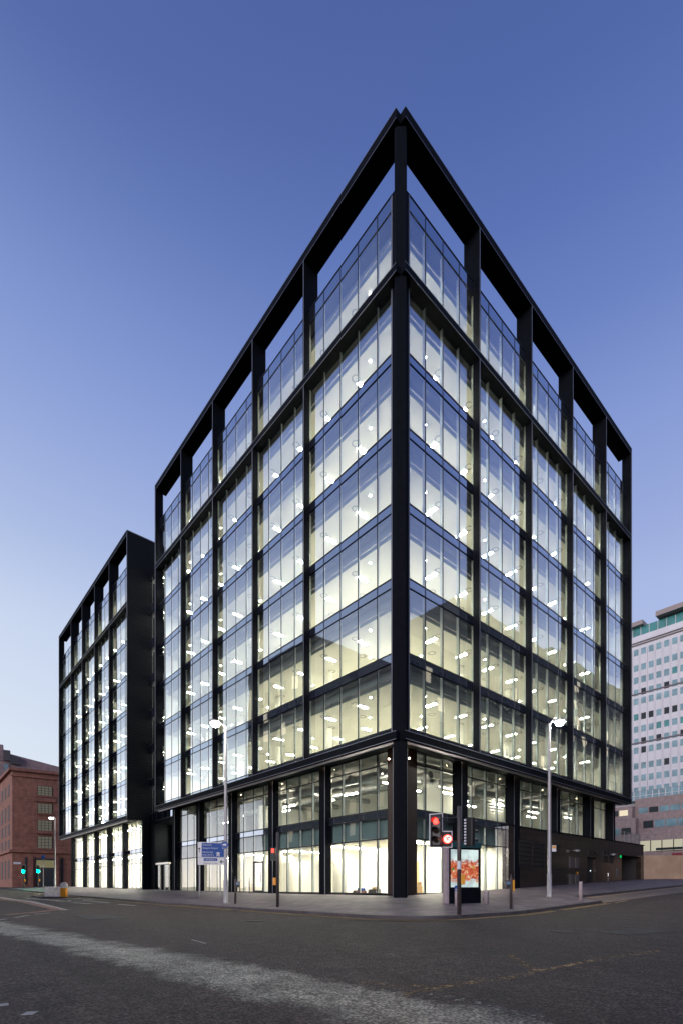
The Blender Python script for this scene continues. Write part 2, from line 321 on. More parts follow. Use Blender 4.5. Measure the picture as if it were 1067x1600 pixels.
# ---------------------------------------------------------------- ground form
def lerp(x, pts):
    if x <= pts[0][0]: return pts[0][1]
    for (a, b), (c, d) in zip(pts, pts[1:]):
        if x <= c: return b+(d-b)*(x-a)/(c-a)
    return pts[-1][1]
def G(u, v):
    base = -.54+lerp(u, [(0, 0), (60, 2.13), (140, 3.5)])+lerp(v, [(0, 0), (13, .02), (20, .08), (35, .2), (55, .38), (75, .62), (110, .7)])
    a, b = max(-u, 0), max(-v, 0)
    D = (a**4+b**4)**.25
    k = 1-.75*min(1, max(0, (v-35)/60.))
    return base-k*(.07*min(D, 6.3)+.026*max(0, min(D, 60)-6.3))
STEP = .11
def axis(vals):
    return sorted(set(round(v, 3) for v in vals))
def frange(a, b, s):
    r = []; x = a
    while x < b-1e-6: r.append(x); x += s
    return r+[b]
gx = axis([-1500, -600, -250, -120, -80, -60] + frange(-50, -22, 4) + frange(-22, 2, .8) + [-6.3, 3.2] + frange(3.2, 60, 3) + [66, 80, 100, 140, 250, 600, 1500])
gy = axis([-1500, -600, -250, -120, -80, -60] + frange(-50, -22, 4) + frange(-22, 2, .8) + [-6.3, -4.3, 3.2] + frange(3.2, 44, 3) + frange(44, 110, 4) + [140, 250, 600, 1500])
mb = MB()
for x in gx:
    for y in gy: mb.v.append((x, y, G(x, y)-STEP))
ny = len(gy)
for i in range(len(gx)-1):
    for j in range(ny-1):
        cx_, cy_ = (gx[i]+gx[i+1])/2, (gy[j]+gy[j+1])/2
        if 3.2 < cx_ < 30 and 3.2 < cy_ < 70: continue
        mb.f.append((i*ny+j, (i+1)*ny+j, (i+1)*ny+j+1, i*ny+j+1)); mb.mi.append(0)
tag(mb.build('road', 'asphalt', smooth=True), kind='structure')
# kerb line (outer) and building line (inner), paired
K = []
def kp(ux, uy, fx, fy): K.append(((ux, uy), (fx, fy)))
for v in frange(-2.5, 74, 3)[::-1]: kp(-6.3, v, 2.0, max(v, 2.0))
for k in range(1, 9):
    a = PI + k*(PI/2)/9; kp(-3.8+2.5*math.cos(a), -3.8+2.5*math.sin(a), 2.0, 2.0)
for u in frange(-3.8, 8.0, 1.6): kp(u, -6.3, max(u, 2.0), 1.7)
kp(8.5, -6.15, 8.6, 1.7); kp(8.9, -5.2, 9.1, 1.7); kp(9.4, -4.45, 9.5, 1.7)
for u in frange(10, 80, 2.5): kp(u, -4.3, u+.001, 1.7)
for i, ((a, b), (c, d)) in enumerate(K[:]): pass
mb = MB(); NR = 7
kb = MB()
def inset(i, dist):
    (ax, ay), (fx, fy) = K[i]; dx, dy = fx-ax, fy-ay; l = math.hypot(dx, dy); 
    return ax+dx/l*dist, ay+dy/l*dist
for i in range(len(K)-1):
    for r in range(NR):
        q = []
        for (ii, rr) in ((i, r), (i+1, r), (i+1, r+1), (i, r+1)):
            a = inset(ii, .16); f = K[ii][1]; t_ = rr/NR; x = a[0]+(f[0]-a[0])*t_; y = a[1]+(f[1]-a[1])*t_
            q.append((x, y, G(x, y)))
        mb.poly(q)
    # kerb stones: top face 4 mm proud, outer face down to the road
    (ax, ay), (bx, by) = K[i][0], K[i+1][0]; ia, ib = inset(i, .16), inset(i+1, .16)
    za, zb = G(ax, ay)+.006, G(bx, by)+.006
    kb.poly([(ax, ay, za), (bx, by, zb), (ib[0], ib[1], G(*ib)+.006), (ia[0], ia[1], G(*ia)+.006)])
    kb.poly([(ax, ay, za-.25), (bx, by, zb-.25), (bx, by, zb), (ax, ay, za)])
tag(mb.build('pavement', 'paving'), kind='structure'); tag(kb.build('kerb', 'kerb'), kind='structure')
# sett lay-by strip
mb = MB()
us = frange(8.3, 78, 2.4)
for a, b in zip(us, us[1:]):
    v0a, v1a = -6.35, -4.31
    mb.poly([(a, v0a, G(a, v0a)-STEP+.006), (b, v0a, G(b, v0a)-STEP+.006), (b, v1a, G(b, v1a)-STEP+.006), (a, v1a if a > 9.3 else -5.9, G(a, v1a)-STEP+.006)])
tag(mb.build('sett_paving', 'setts'), kind='structure')
def stripe(mbx, pts, wd, h=.010):
    for (a, b) in zip(pts, pts[1:]):
        A, B = Vector(a), Vector(b); L_ = (B-A).length; n = max(1, int(L_/1.0)); d = (B-A).normalized(); pr = Vector((-d.y, d.x))*wd/2
        for k in range(n):
            p, q = A+(B-A)*k/n, A+(B-A)*(k+1)/n
            mbx.poly([(z.x, z.y, G(z.x, z.y)-STEP+h) for z in (p-pr, q-pr, q+pr, p+pr)])
def offs(pts, d):
    r = []
    for i, p in enumerate(pts):
        a = Vector(pts[max(i-1, 0)]); b = Vector(pts[min(i+1, len(pts)-1)]); t_ = (b-a).normalized(); n = Vector((t_.y, -t_.x)); r.append((p[0]+n.x*d, p[1]+n.y*d))
    return r
kl = [k[0] for k in K if k[0][0] < 8.2 and k[0][1] < 60]
for pts_, lb_ in ((offs(kl, .28), 'thin yellow line painted on the road close against the kerb'), (offs(kl, .46), 'thin yellow line on the road, a hand away from the one at the kerb'), ([(8.6, -6.75), (10.6, -6.6)], 'short thick yellow dash at the end of the corner kerb'), ([(9.7, -4.6), (60, -4.6)], 'faint yellow line along the sett paving on the right street')):
    mb = MB(); stripe(mb, pts_, .09); tag(mb.build('yellow_line', 'yline'), lb_, 'road marking')
mb = MB()
stripe(mb, [(-14.12, -12.74), (-13.14, -12.8), (-12, -13.07), (-9.86, -13.15), (-7.18, -13.51)], .15); stripe(mb, [(-10.09, -11.89), (-10.74, -12.52), (-11.25, -13.07)], .13)
stripe(mb, [(-13.91, -11.86), (-13.53, -12.46), (-13.14, -12.8)], .12)
tag(mb.build('worn_box_marking', 'yworn'), 'faded broken yellow lines crossing the middle of the junction', 'road marking')
mb = MB(); stripe(mb, [(-13.73, -12.95), (-13.68, -13.39), (-13.74, -13.94), (-13.61, -14.39)], .22)
tag(mb.build('worn_white_marking', 'wworn'), 'worn pale paint scraps near the front of the junction', 'road marking')
mb = MB(); stripe(mb, [(-13.36, -5.37), (-13.47, -6.33)], .05)
tag(mb.build('thin_white_line', 'wline'), 'single thin white scratch of paint beside the polished track with its painted pale reflection', 'road marking')
mb = MB(); stripe(mb, [(-11.59, 39.82), (-11.26, 26.57), (-12.09, 13.07)], .42)
tag(mb.build('lane_edge_line', 'wline'), 'broad white line running up the left street', 'road marking')
mb = MB(); stripe(mb, [(-14.9, 11.3), (-13.39, 12.41), (-11.9, 14.3)], .55, .012); stripe(mb, [(-12.2, 14.3), (-11.75, 27), (-12.1, 39)], .5, .012)
tag(mb.build('red_lane_surface', 'rline'), 'strip of worn red surfacing beside the broad white line', 'road marking')
mb = MB()
for a, b in (((-15.9, 7.0), (-15.36, 7.89)), ((-14.97, 8.41), (-14.21, 9.87)), ((-13.93, 10.16), (-13.2, 10.9))): stripe(mb, [a, b], .16)
tag(mb.build('give_way_dashes', 'wline'), 'short white dashes at the mouth of the left street', 'road marking')
mb = MB()
for pts, wd in (([(-10.13, 36.14), (-9.4, 25.34)], .3), ([(-7.6, 33.7), (-7.3, 25.5)], .3), ([(-8.14, 25.1), (-8.06, 18.84)], .25), ([(-8.22, 16.59), (-8.03, 14.03)], .28), ([(-9.9, 25.9), (-9.3, 24.6), (-8.8, 25.9)], .25), ([(-9.6, 22), (-9.2, 19)], .35)): stripe(mb, pts, wd)
tag(mb.build('lane_arrow_marking', 'wline'), 'white lane arrows on the left street in front of the rear block', 'road marking')
for i, (x, y, s, a, lb) in enumerate([(-17.76, -9.82, .085, .3, 'white scrap of paper on the asphalt at the left, the farther of two'), (-17.60, -10.50, .09, -.2, 'white scrap of paper on the asphalt at the left, the nearer of two')]):
    t_ = MB(); cs = [(x+s*math.cos(a+k)*1.0, y+s*math.sin(a+k)*1.0) for k in (.4, 1.9, 3.5, 5.0)]; t_.prism(cs, [G(*c)-STEP+.004 for c in cs], [G(*c)-STEP+.010 for c in cs]); tag(t_.build('litter', plain('grey_paper', (.34, .33, .33), .8)), lb, 'litter')
# ---------------------------------------------------------------- building parts
H = 3.876; Z0 = 8.21; TOP = 39.05; MID = 31.30; SOF = 7.42; GN = .45
def mapL(s, n, z): return (n, s, z)          # facade on the plane x = n, running along y
def mapR(s, n, z): return (s, n, z)          # facade on the plane y = n, running along x
def QB(mbx, M, s0, s1, n0, n1, z0, z1, m=0): # box in facade coordinates
    a, b = M(s0, n0, z0), M(s1, n1, z1); mbx.box(a[0], b[0], a[1], b[1], z0, z1, m)
def pane(mbx, M, s0, s1, n, z0, z1, wob=.0016, m=0):
    t1, t2 = rnd.uniform(-wob, wob), rnd.uniform(-wob, wob); w_, h_ = (s1-s0)/2, (z1-z0)/2
    pts = [(s0, n-t1*w_-t2*h_, z0), (s1, n+t1*w_-t2*h_, z0), (s1, n+t1*w_+t2*h_, z1), (s0, n-t1*w_+t2*h_, z1)]
    mbx.poly([M(*p) for p in pts], m)
def window(root, M, s0, s1, n, mulls, rows, gl='glass', deep=.25, name='window', bar=.045):
    """rows: list of (z0, z1, kind); one window of a bay on one storey: frame + pane + spandrel_panel"""
    fr, gp, sp = MB(), MB(), MB()
    ed = [s0]+[m for m in mulls if s0+.25 < m < s1-.25]+[s1]
    zlo, zhi = rows[0][0], rows[-1][1]
    for e in ed[1:-1]:
        QB(fr, M, e-.020, e+.020, n-.022, n+.015, zlo, zhi)
        if deep: QB(fr, M, e-.03, e+.03, n+.015, n+deep*(.35 if M is mapL and name == 'window' else .7), zlo, zhi, 1)
    zs = [r[0] for r in rows]+[rows[-1][1]]
    for z in zs:
        QB(fr, M, s0, s1, n-.03, n+.04, z-bar/2, z+bar/2)
    for a, b in zip(ed, ed[1:]):
        for z0, z1, kd in rows:
            if kd == 'v': pane(gp, M, a, b, n, z0, z1)
            elif kd == 's': pane(sp, M, a, b, n, z0, z1)
    f = wpart(fr, name, ['mull', 'mullin'], root)
    if gp.v: wpart(gp, 'pane', gl, f)
    if sp.v: wpart(sp, 'spandrel_panel', 'spandrel', f)
    return f
def light_parts(root, spots, z, size, mat, near_key, limit, name='ceiling_light'):
    pass
CAMP = Vector((CU, CV, 0))
main = empty('office_building', (0, 0, -.5))
tag(main, 'tall black steel framed glass office block on the street corner, lit inside on every floor', 'office building')
# grid lines
LG = [8.05+6*k for k in range(4)]; LE = 32.05      # left facade fins, far end
RG = [6.82+6*k for k in range(4)]; RE = 30.3
LM = [2.1, 3.6, 5.1, 6.6]+[8.1+1.5*k for k in range(1, 20)]
RM = [2.4, 3.9, 5.4]+[6.9+1.5*k for k in range(1, 20)]
def frame_facade(root, M, s0, grid, send, both_ends=False, n_end=GN):
    """outer black frame: top, middle and bottom beams, vertical fins"""
    def glintz(mbx, z, a, b, n0=-.012): QB(mbx, M, a, b, n0, .012, z-.016, z+.016, 1)
    b = MB(); QB(b, M, s0, send, 0, 1.1, TOP-.50, TOP); glintz(b, TOP-.50, s0, send); glintz(b, TOP-.012, s0, send)
    wpart(b, 'roof_beam', ['black', 'edgeglint'], root)
    b = MB(); QB(b, M, s0, send, 0, GN+.2, MID-.40, MID); glintz(b, MID-.40, s0, send); glintz(b, MID-.01, s0, send)
    wpart(b, 'middle_beam', ['black', 'edgeglint'], root)
    b = MB(); QB(b, M, s0, send, 0, .30, SOF, SOF+.44); glintz(b, SOF+.02, s0, send); glintz(b, SOF+.43, s0, send)
    QB(b, M, s0+.35, send-.5, .16, .28, SOF-.13, SOF-.004, 2); QB(b, M, s0+.05, send-.12, .30, .95, SOF+.005, SOF+.12, 0); QB(b, M, s0+.05, send-.02, .95, 2.3, SOF+.30, SOF+.40, 0)
    QB(b, M, s0+.05, send-.02, .30, .95, SOF+.12, SOF+.26, 0)
    wpart(b, 'bottom_beam', ['black', 'edgeglint', 'soffit'], root)
    for g in grid:
        f = MB()
        for za, zb in ((SOF+.44, MID-.40), (MID, TOP-.50)):
            QB(f, M, g-.05, g+.05, .0, GN, za, zb); QB(f, M, g-.053, g-.005, -.012, .0, za, zb, 1)
        QB(f, M, g-.03, g+.03, GN+.02, GN+.14, SOF+.44, MID+4.2, 2)
        QB(f, M, g-.047, g+.047, GN, 1.1, MID+4.3, TOP-.50)
        wpart(f, 'fin', ['black', 'edgeglint', 'mullin'], root)
    f = MB()
    for za, zb in ((SOF+.44, MID-.40), (MID, TOP-.50)):
        QB(f, M, send-.16, send, .0, n_end+.3, za, zb)
    QB(f, M, send-.17, send-.13, -.012, 0, SOF+.44, TOP-.50, 1); QB(f, M, send-.03, send+.01, -.012, 0, SOF, TOP, 1)
    wpart(f, 'fin', ['black', 'edgeglint'], root)
def upper_windows(root, M, s0, grid, send, mulls):
    ed = [s0]+grid+[send]
    for bi, (a, b) in enumerate(zip(ed, ed[1:])):
        a2 = a if bi == 0 else a+.05; b2 = b-.05 if bi < len(ed)-2 else b-.16
        for k in range(7):
            z = Z0+k*H; rows = [(z-.5, z, 's'), (z, z+H-.5, 'v')]
            if k == 6: rows = [(z-.16, 34.96, 'v'), (34.96, 35.8, 's')]
            if k == 5: rows = [(z-.5, z, 's'), (z, MID-.30, 'v')]
            window(root, M, a2, b2, GN, mulls, rows)
frame_facade(main, mapL, .34, LG, LE); frame_facade(main, mapR, .32, RG, RE)
upper_windows(main, mapL, 1.07, LG, LE, LM); upper_windows(main, mapR, 1.10, RG, RE, RM)
# corner column, chamfered
c = MB(); c.prism([(.16, .50), (.50, .16), (.60, .16), (.60, .60), (.16, .60)], -.6, TOP-.62)
c.prism([(.60, .42), (1.10, .42), (1.10, .60), (.60, .60)], SOF, 35.8); c.prism([(.42, .60), (.60, .60), (.60, 1.07), (.42, 1.07)], SOF, 35.8)
c.box(.41, .43, .99, 1.07, SOF+.5, 35.7, 1); c.box(1.02, 1.10, .40, .42, SOF+.5, 35.7, 1)
wpart(c, 'corner_column', ['black', 'edgeglint'], main)
c = MB(); c.prism([(.44, .96), (.44, .70), (.70, .44), (.96, .44), (.96, .96)], -.7, SOF+.3); c.box(.43, .45, .93, .97, -.5, SOF, 1); c.box(.93, .97, .43, .45, -.5, SOF, 1)
wpart(c, 'corner_post', ['black', 'edgeglint'], main)
c = MB(); c.prism([(1.95, 2.80), (1.95, 1.80), (3.30, 1.80), (3.30, 2.1), (2.25, 2.1), (2.25, 2.80)], -.7, SOF+.3)
wpart(c, 'corner_pier', 'brownmetal', main)
# floors, ceilings, bulkheads
FT = ((.75, .75), (29.9, 31.6))
def storey(root, x0, y0, x1, y1, k, open_x1=False):
    z = Z0+k*H
    s = MB(); s.box(x0, x1, y0, y1, z-.46, z-.03); wpart(s, 'floor_slab', 'slab', root)
    s = MB(); s.box(x0+.03, x1-.03, y0+.03, y1-.03, z-.026, z-.005); wpart(s, 'floor_finish', 'floor', root)
    zc = z+2.72
    s = MB(); s.box(x0+.36, x1-.36, y0+.36, y1-.36, zc, zc+.03); wpart(s, 'ceiling', 'ceiling', root)
    s = MB(); r0, r1 = .32, .35
    s.box(x0+r0, x0+r1, y0+r0, y1-r0, zc-.02, z+H-.47); s.box(x0+r1, x1-r0, y0+r0, y0+r1, zc-.02, z+H-.47)
    s.box(x0+.14, x0+.22, y0+.3, y1-.3, zc+.10, zc+.16, 1); s.box(x0+.3, x1-.3, y0+.14, y0+.22, zc+.10, zc+.16, 1)
    wpart(s, 'bulkhead', ['bulk', 'galv'], root)
for k in range(7): storey(main, .75, .75, 29.9, 31.7, k)
s = MB(); s.box(.55, 30.1, .55, 31.9, Z0+7*H-.46, Z0+7*H-.1); wpart(s, 'roof', 'roofdk', main)
s = MB(); s.box(30.0, 30.2, .7, 32, 7.75, Z0+7*H-.46); s.box(30.0, 30.2, 2.2, 32, -.5, 7.75); s.box(.9, 30, 31.8, 31.95, 7.75, Z0+7*H+.3); s.box(2.3, 30, 31.8, 31.95, -.5, 7.75); wpart(s, 'rear_wall', 'white', main)
s = MB(); s.box(11, 22, 11.5, 23, -.45, Z0+7*H-.5); wpart(s, 'service_core', 'white', main)
s = MB(); s.box(4, 26, 6, 28, Z0+7*H-.1, 37.6); wpart(s, 'plant_enclosure', 'black', main)
for (x, y) in [(3.6, y) for y in (3.6, 10, 16, 22, 28)]+[(x, 3.6) for x in (9.8, 15.8, 21.8, 27)]:
    s = MB(); s.tube((x, y, -.4), (x, y, Z0+7*H-.6), .27, n=20); wpart(s, 'interior_column', 'white', main, smooth=True)
# luminaires: every recessed panel is a part, nearest hundred individually
lums = []
for k in range(7):
    z = Z0+k*H+2.72
    for row, d in enumerate((2.4, 5.6, 9.4)):
        for i in range(11):
            y = 2.3+3.0*i
            if y < 31 and y > d-1: lums.append((d, y, z, 0))
            x = 2.3+3.0*i
            if x < 29 and x > d+1: lums.append((x, d, z, 1))
lums.sort(key=lambda q: (Vector(q[:3])-CAMP).length)
def lum_box(mbx, x, y, z, o, w_=.36, t_=.08):
    if o == 0: mbx.box(x-w_, x+w_, y-t_, y+t_, z-.02, z-.003)
    else: mbx.box(x-t_, x+t_, y-w_, y+w_, z-.02, z-.003)
rest = MB()
for i, (x, y, z, o) in enumerate(lums):
    if i < 96:
        b = MB(); lum_box(b, x, y, z, o); wpart(b, 'ceiling_light', 'lum', main)
    else: lum_box(rest, x, y, z, o)
tag(wpart(rest, 'ceiling_lights', 'lum', main), kind='stuff')
dots = MB(); rings = MB()
for k in range(7):
    z = Z0+k*H+2.72
    for i in range(11):
        for (x, y) in ((1.7, 3.9+6*i), (3.9+6*i, 1.7), (4.1, 6.4+6*i), (6.4+6*i, 4.1)):
            if x < 29 and y < 31: dots.tube((x, y, z-.015), (x, y, z-.002), .05, n=10)
        for (x, y) in ((1.75, 5.2+3*i), (5.2+3*i, 1.75), (3.6, 3.6+3*i), (6.6+3*i, 3.4)):
            if x < 29 and y < 31:
                b0 = len(rings.v); n = 16
                for r_, zz in ((.16, z-.003), (.19, z-.02), (.24, z-.02), (.26, z-.003)):
                    for j in range(n): rings.v.append((x+r_*math.cos(2*PI*j/n), y+r_*math.sin(2*PI*j/n), zz))
                for q in range(3):
                    for j in range(n): rings.f.append((b0+q*n+j, b0+q*n+(j+1) % n, b0+q*n+n+(j+1) % n, b0+q*n+n+j)); rings.mi.append(0)
tag(wpart(dots, 'ceiling_spotlights', 'lum', main), kind='stuff'); tag(wpart(rings, 'ceiling_air_vents', 'duct', main), kind='stuff')
# ------- ground and mezzanine storeys of the corner block
ZG, ZT, ZS0, ZS1, ZU, ZC = -.36, 2.77, 3.98, 4.42, 6.98, 7.70
gnL, gnR = 2.1, 1.95
gl_edges = [(2.9, LG[0]+.0)]+[(g+.6, g+6) for g in LG[:3]]+[(LG[3]+.6, 31.4)]
gm = [3.77, 5.29, 6.81]+[9.87+6*k for k in range(4)]+[11.31+6*k for k in range(4)]+[12.8+6*k for k in range(4)]
for bi, (a, b) in enumerate(gl_edges):
    rows = [(ZG, ZT, 'v'), (ZT, ZS0, 'v'), (ZS0, ZS1, 's'), (ZS1, ZU, 'v'), (ZU, ZC, 'v')]
    f = window(main, mapL, a, b, gnL, gm, rows, 'gglass', .22, 'shopfront', .07)
for bi, (a, b) in enumerate([(3.3, 6.97), (8.1, 13.0)]):
    rows = [(ZG, ZT, 'v'), (ZT, ZS0, 'v'), (ZS0, ZS1, 's'), (ZS1, ZU, 'v'), (ZU, ZC, 'v')]
    window(main, mapR, a, b, gnR, [4.24, 5.81, 8.82, 10.41, 11.79], rows, 'gglass', .22, 'shopfront', .07)
for (a, b, ms) in [(14.3, 19.3, [14.95, 16.36, 17.84]), (20.4, 25.3, [21.04, 22.49, 24.0]), (26.4, 30.1, [27.0, 28.6])]:
    window(main, mapR, a, b, gnR, ms, [(4.2, ZU, 'v'), (ZU, ZC, 'v')], 'gglass', .22, 'window', .07)
b = MB(); QB(b, mapL, 2.4, 31.8, 1.95, 2.35, -.62, ZG-.03); QB(b, mapR, 2.4, 13.2, 1.8, 2.2, -.62, ZG-.03); wpart(b, 'base_plinth', 'black', main)
def pier(M, s0, s1, n0, n1, zb):
    p = MB(); QB(p, M, s0, s1, n0, n1, zb, SOF+.30); QB(p, M, s0-.012, s0+.03, n0-.01, n0+.02, zb, SOF+.28, 1) if M is mapL else QB(p, M, s0-.01, s0+.02, n0-.012, n0+.0, zb, SOF+.28, 1)
    return wpart(p, 'column', ['black', 'edgeglint'], main)
for g in LG: pier(mapL, g+.02, g+.60, 1.72, 2.25, -.6)
pier(mapL, 31.45, 32.0, 1.72, 2.3, -.6)
for a, b in ((6.98, 7.6), (13.0, 13.75), (19.2, 19.75), (25.2, 25.9), (29.95, 30.4)): pier(mapR, a, b, 1.42, 2.1, -.6 if a < 13 else (-.2 if a < 14 else 4.1))
# door in the third shopfront bay
d = MB(); QB(d, mapL, 15.85, 15.95, 2.03, 2.12, ZG-.1, 2.0); QB(d, mapL, 17.2, 17.3, 2.03, 2.12, ZG-.1, 2.0); QB(d, mapL, 15.95, 17.2, 2.03, 2.12, 1.86, 2.0); QB(d, mapL, 16.05, 17.1, 2.04, 2.10, ZG-.1, ZG+.12)
dr = wpart(d, 'entrance_door', 'mull', main); h = MB(); QB(h, mapL, 16.1, 16.13, 1.95, 2.0, .4, 1.2); wpart(h, 'door_handle', 'stainless', dr)
# interior of the lower storeys
s = MB(); s.box(2.2, 30, 2.2, 31.7, -.47, -.38); wpart(s, 'shop_floor', 'floor', main)
s = MB(); s.box(2.9, 12.5, 2.9, 31.7, 2.80, 2.88); wpart(s, 'shop_ceiling', 'white2', main)
s = MB(); s.box(2.55, 30, 2.4, 31.7, 4.02, 4.34); s.box(2.45, 2.6, 2.6, 31.7, 2.88, 4.02, 0); s.box(2.6, 12.5, 2.45, 2.6, 2.88, 4.02, 0); wpart(s, 'mezzanine_slab', 'bandteal', main)
s = MB(); s.box(2.2, 30, 2.2, 31.7, ZC+.0, ZC+.05); wpart(s, 'mezzanine_soffit', 'conc', main)
s = MB(); s.box(8.0, 8.2, 4.5, 31.5, -.38, 2.8); s.box(8.2, 13.2, 9.0, 9.2, -.38, 2.8); s.box(13.3, 13.4, 2.1, 9.0, -.4, 4.2)
s.box(4.9, 8.0, 12.2, 12.35, -.38, 2.8); s.box(4.9, 8.0, 20.6, 20.75, -.38, 2.8); s.box(9.6, 9.75, 4.4, 9.0, -.38, 2.8); wpart(s, 'shop_partition', 'white2', main)
s = MB(); s.box(10.5, 10.7, 4.35, 31.5, 4.34, ZC); s.box(10.7, 30, 9, 9.2, 4.34, ZC); s.box(4.0, 10.5, 19.6, 19.8, 4.34, 6.9); wpart(s, 'mezzanine_partition', 'white', main)
s = MB(); s.box(5.3, 5.35, 20.9, 31.4, -.37, 2.72); s.box(4.6, 4.65, 9.2, 12.1, -.37, 1.9); s.box(5.0, 5.05, 12.5, 20.4, -.37, 2.0); s.box(7.94, 7.99, 3, 4.4, -.37, 2.7); wpart(s, 'window_blind', 'white2', main)
sl = MB()
for i in range(5):
    for q in range(5):
        x, y = 3.9+1.5*i*.65, 3.6+q*5.8
        sl.box(x-.15, x+.15, y-.6, y+.6, 2.775, 2.797)
for i in range(3): sl.box(9.4+i*1.2-.15, 9.4+i*1.2+.15, 3.4, 4.6, 2.775, 2.797)
tag(wpart(sl, 'shop_ceiling_lights', 'lumg', main), kind='stuff')
for i, (x, y, o) in enumerate([(4.2, 4.6, 0), (4.6, 8.9, 1), (5.2, 12.0, 1), (4.4, 15.8, 1), (5.6, 18.2, 1), (4.4, 23.5, 1), (5.6, 28, 1), (6.6, 5.0, 0), (9.4, 4.2, 0), (12.2, 5.2, 0), (16.4, 4.6, 0), (21.9, 4.8, 0), (27.6, 4.4, 0), (8, 7.5, 1), (15, 6.4, 0), (24.5, 6.4, 0)]):
    b = MB(); (b.box(x-.75, x+.75, y-.06, y+.06, 6.35, 6.42) if o == 0 else b.box(x-.06, x+.06, y-.75, y+.75, 6.35, 6.42)); wpart(b, 'linear_light', 'lumz', main)
s = MB()
for y in (4.6, 7.4, 13, 16.8, 24): s.tube((3.2, y, 7.05), (10.3, y, 7.05), .2, n=12)
for x in (3.6, 6.0): s.tube((x, 3, 6.95), (x, 31, 6.95), .24, n=12)
for x in (12.5, 17, 22, 26): s.tube((x, 2.8, 7.1), (x, 8.8, 7.1), .2, n=12)
s.tube((8, 4.2, 6.9), (29.5, 4.2, 6.9), .25, n=12)
for k in range(10): s.box(3+.1, 10, 3.1+k*2.8, 3.2+k*2.8, 7.35, 7.6)
for k in range(9): s.box(11.5+k*2, 11.6+k*2, 2.5, 8.9, 7.35, 7.6)
wpart(s, 'service_duct', 'duct', main, smooth=False)
s = MB()
for k in range(14): s.box(14.2, 20, 4.9, 4.95, 4.4+k*.22, 4.5+k*.22)
wpart(s, 'slatted_screen', 'white', main)
# shop contents standing behind the glass
def thing_box(name, label, cat, boxes, mats, group=None):
    b = MB()
    for q in boxes: b.box(*q)
    return tag(b.build(name, mats, bev=.01), label, cat, group)
b = MB(); b.box(3.6, 4.2, 3.5, 4.0, -.37, .12); b.box(3.65, 4.1, 3.5, 3.95, .125, .5); b.box(3.62, 4.16, 3.46, 3.49, -.1, -.05, 1)
c1 = b.build('cardboard_box_stack', ['cardboard', 'signwhite'], bev=.01); tag(c1, 'stack of brown cardboard boxes behind the glass right of the corner pier', 'boxes')
b = MB(); b.box(5.4, 5.95, 3.6, 4.0, -.37, .08); b.box(5.45, 5.85, 3.6, 3.95, .085, .33); b.box(5.1, 5.3, 3.7, 3.95, -.37, -.1)
tag(b.build('cardboard_box_pile', 'cardboard', bev=.01), 'small pile of cardboard boxes behind the second ground pane right of the corner', 'boxes')
b = MB(); b.box(7.85, 7.93, 5.6, 6.6, -.37, 1.72); dd = b.build('pine_door', 'timber', bev=.01); tag(dd, 'pale pine door standing against the white shop wall', 'door')
b = MB(); b.box(7.80, 7.845, 5.70, 5.74, .55, .6); b.build('door_handle', 'stainless', dd)
b = MB(); b.box(3.4, 3.9, 5.2, 5.9, -.37, -.12, 0); b.box(3.45, 3.85, 5.3, 5.6, -.12, .02, 1); b.box(3.4, 3.7, 5.0, 5.18, -.37, -.2, 2)
tag(b.build('tool_case', ['signblack', 'cardboard', 'galv'], bev=.02), 'dark open tool case on the shop floor behind the third pane', 'tool case')
b = MB(); b.box(3.4, 3.8, 6.4, 7.0, -.37, -.22, 0); b.box(3.42, 3.78, 6.5, 6.9, -.22, -.05, 1); b.box(3.5, 3.7, 7.1, 7.4, -.37, -.2, 2)
tag(b.build('toolbox', ['rline', 'signblue', 'signblack'], bev=.02), 'red and blue toolbox on the shop floor left of the dark tool case', 'toolbox')
# soffit downlights at the columns
def downlight(x, y, z=SOF+.26):
    b = MB(); b.tube((x, y, z), (x, y, z+.05), .05, n=12); o = wpart(b, 'soffit_downlight', 'down', main)
    ld = bpy.data.lights.new('downlight', 'SPOT'); ld.energy = 28; ld.color = (1, .62, .38); ld.spot_size = 1.3; ld.spot_blend = .9; ld.shadow_soft_size = .06
    l = bpy.data.objects.new('downlight_beam', ld); sc.collection.objects.link(l); l.parent = main; l.location = Vector((x, y, z-.02))-main.location
downlight(1.6, 2.35, 7.05); downlight(2.3, 1.5, 7.05)
for g in LG[:3]: downlight(1.45, g+.3)
for a in (7.3, 13.4, 19.5, 25.5): downlight(a, 1.15)
# black granite plinth wall along the right street with garage and service door
PX = [12.25, 24.6, 26.35, 31.95, 36.85, 37.6]
pl = MB()
def pseg(a, b, z0, z1, y0=1.44, y1=1.9): pl.box(a, b, y0, y1, z0, z1)
pseg(12.3, 24.6, -.6, 4.18); pseg(24.6, 26.35, 2.55, 4.18); pseg(26.35, 31.95, -.2, 4.18); pseg(31.95, 36.85, 3.02, 4.18); pseg(36.85, 37.6, 0, 4.18)
pl.box(30.3, 37.6, 1.9, 9, 4.05, 4.18); pl.box(37.45, 37.6, 1.9, 12, 0, 4.05)
pw = wpart(pl, 'granite_plinth_wall', 'granite', main)
b = MB(); b.box(12.2, 37.7, 1.38, 2.0, 4.18, 4.26); wpart(b, 'coping', 'black', main)
b = MB(); b.box(24.6, 26.35, 1.75, 1.85, -.1, 2.55); sd = wpart(b, 'service_door', 'blackm', main); b = MB(); b.tube((25.9, 1.73, 1.42), (25.9, 1.75, 1.42), .05); wpart(b, 'door_viewer', emis('door_lamp', (.8, .95, 1), 3), sd)
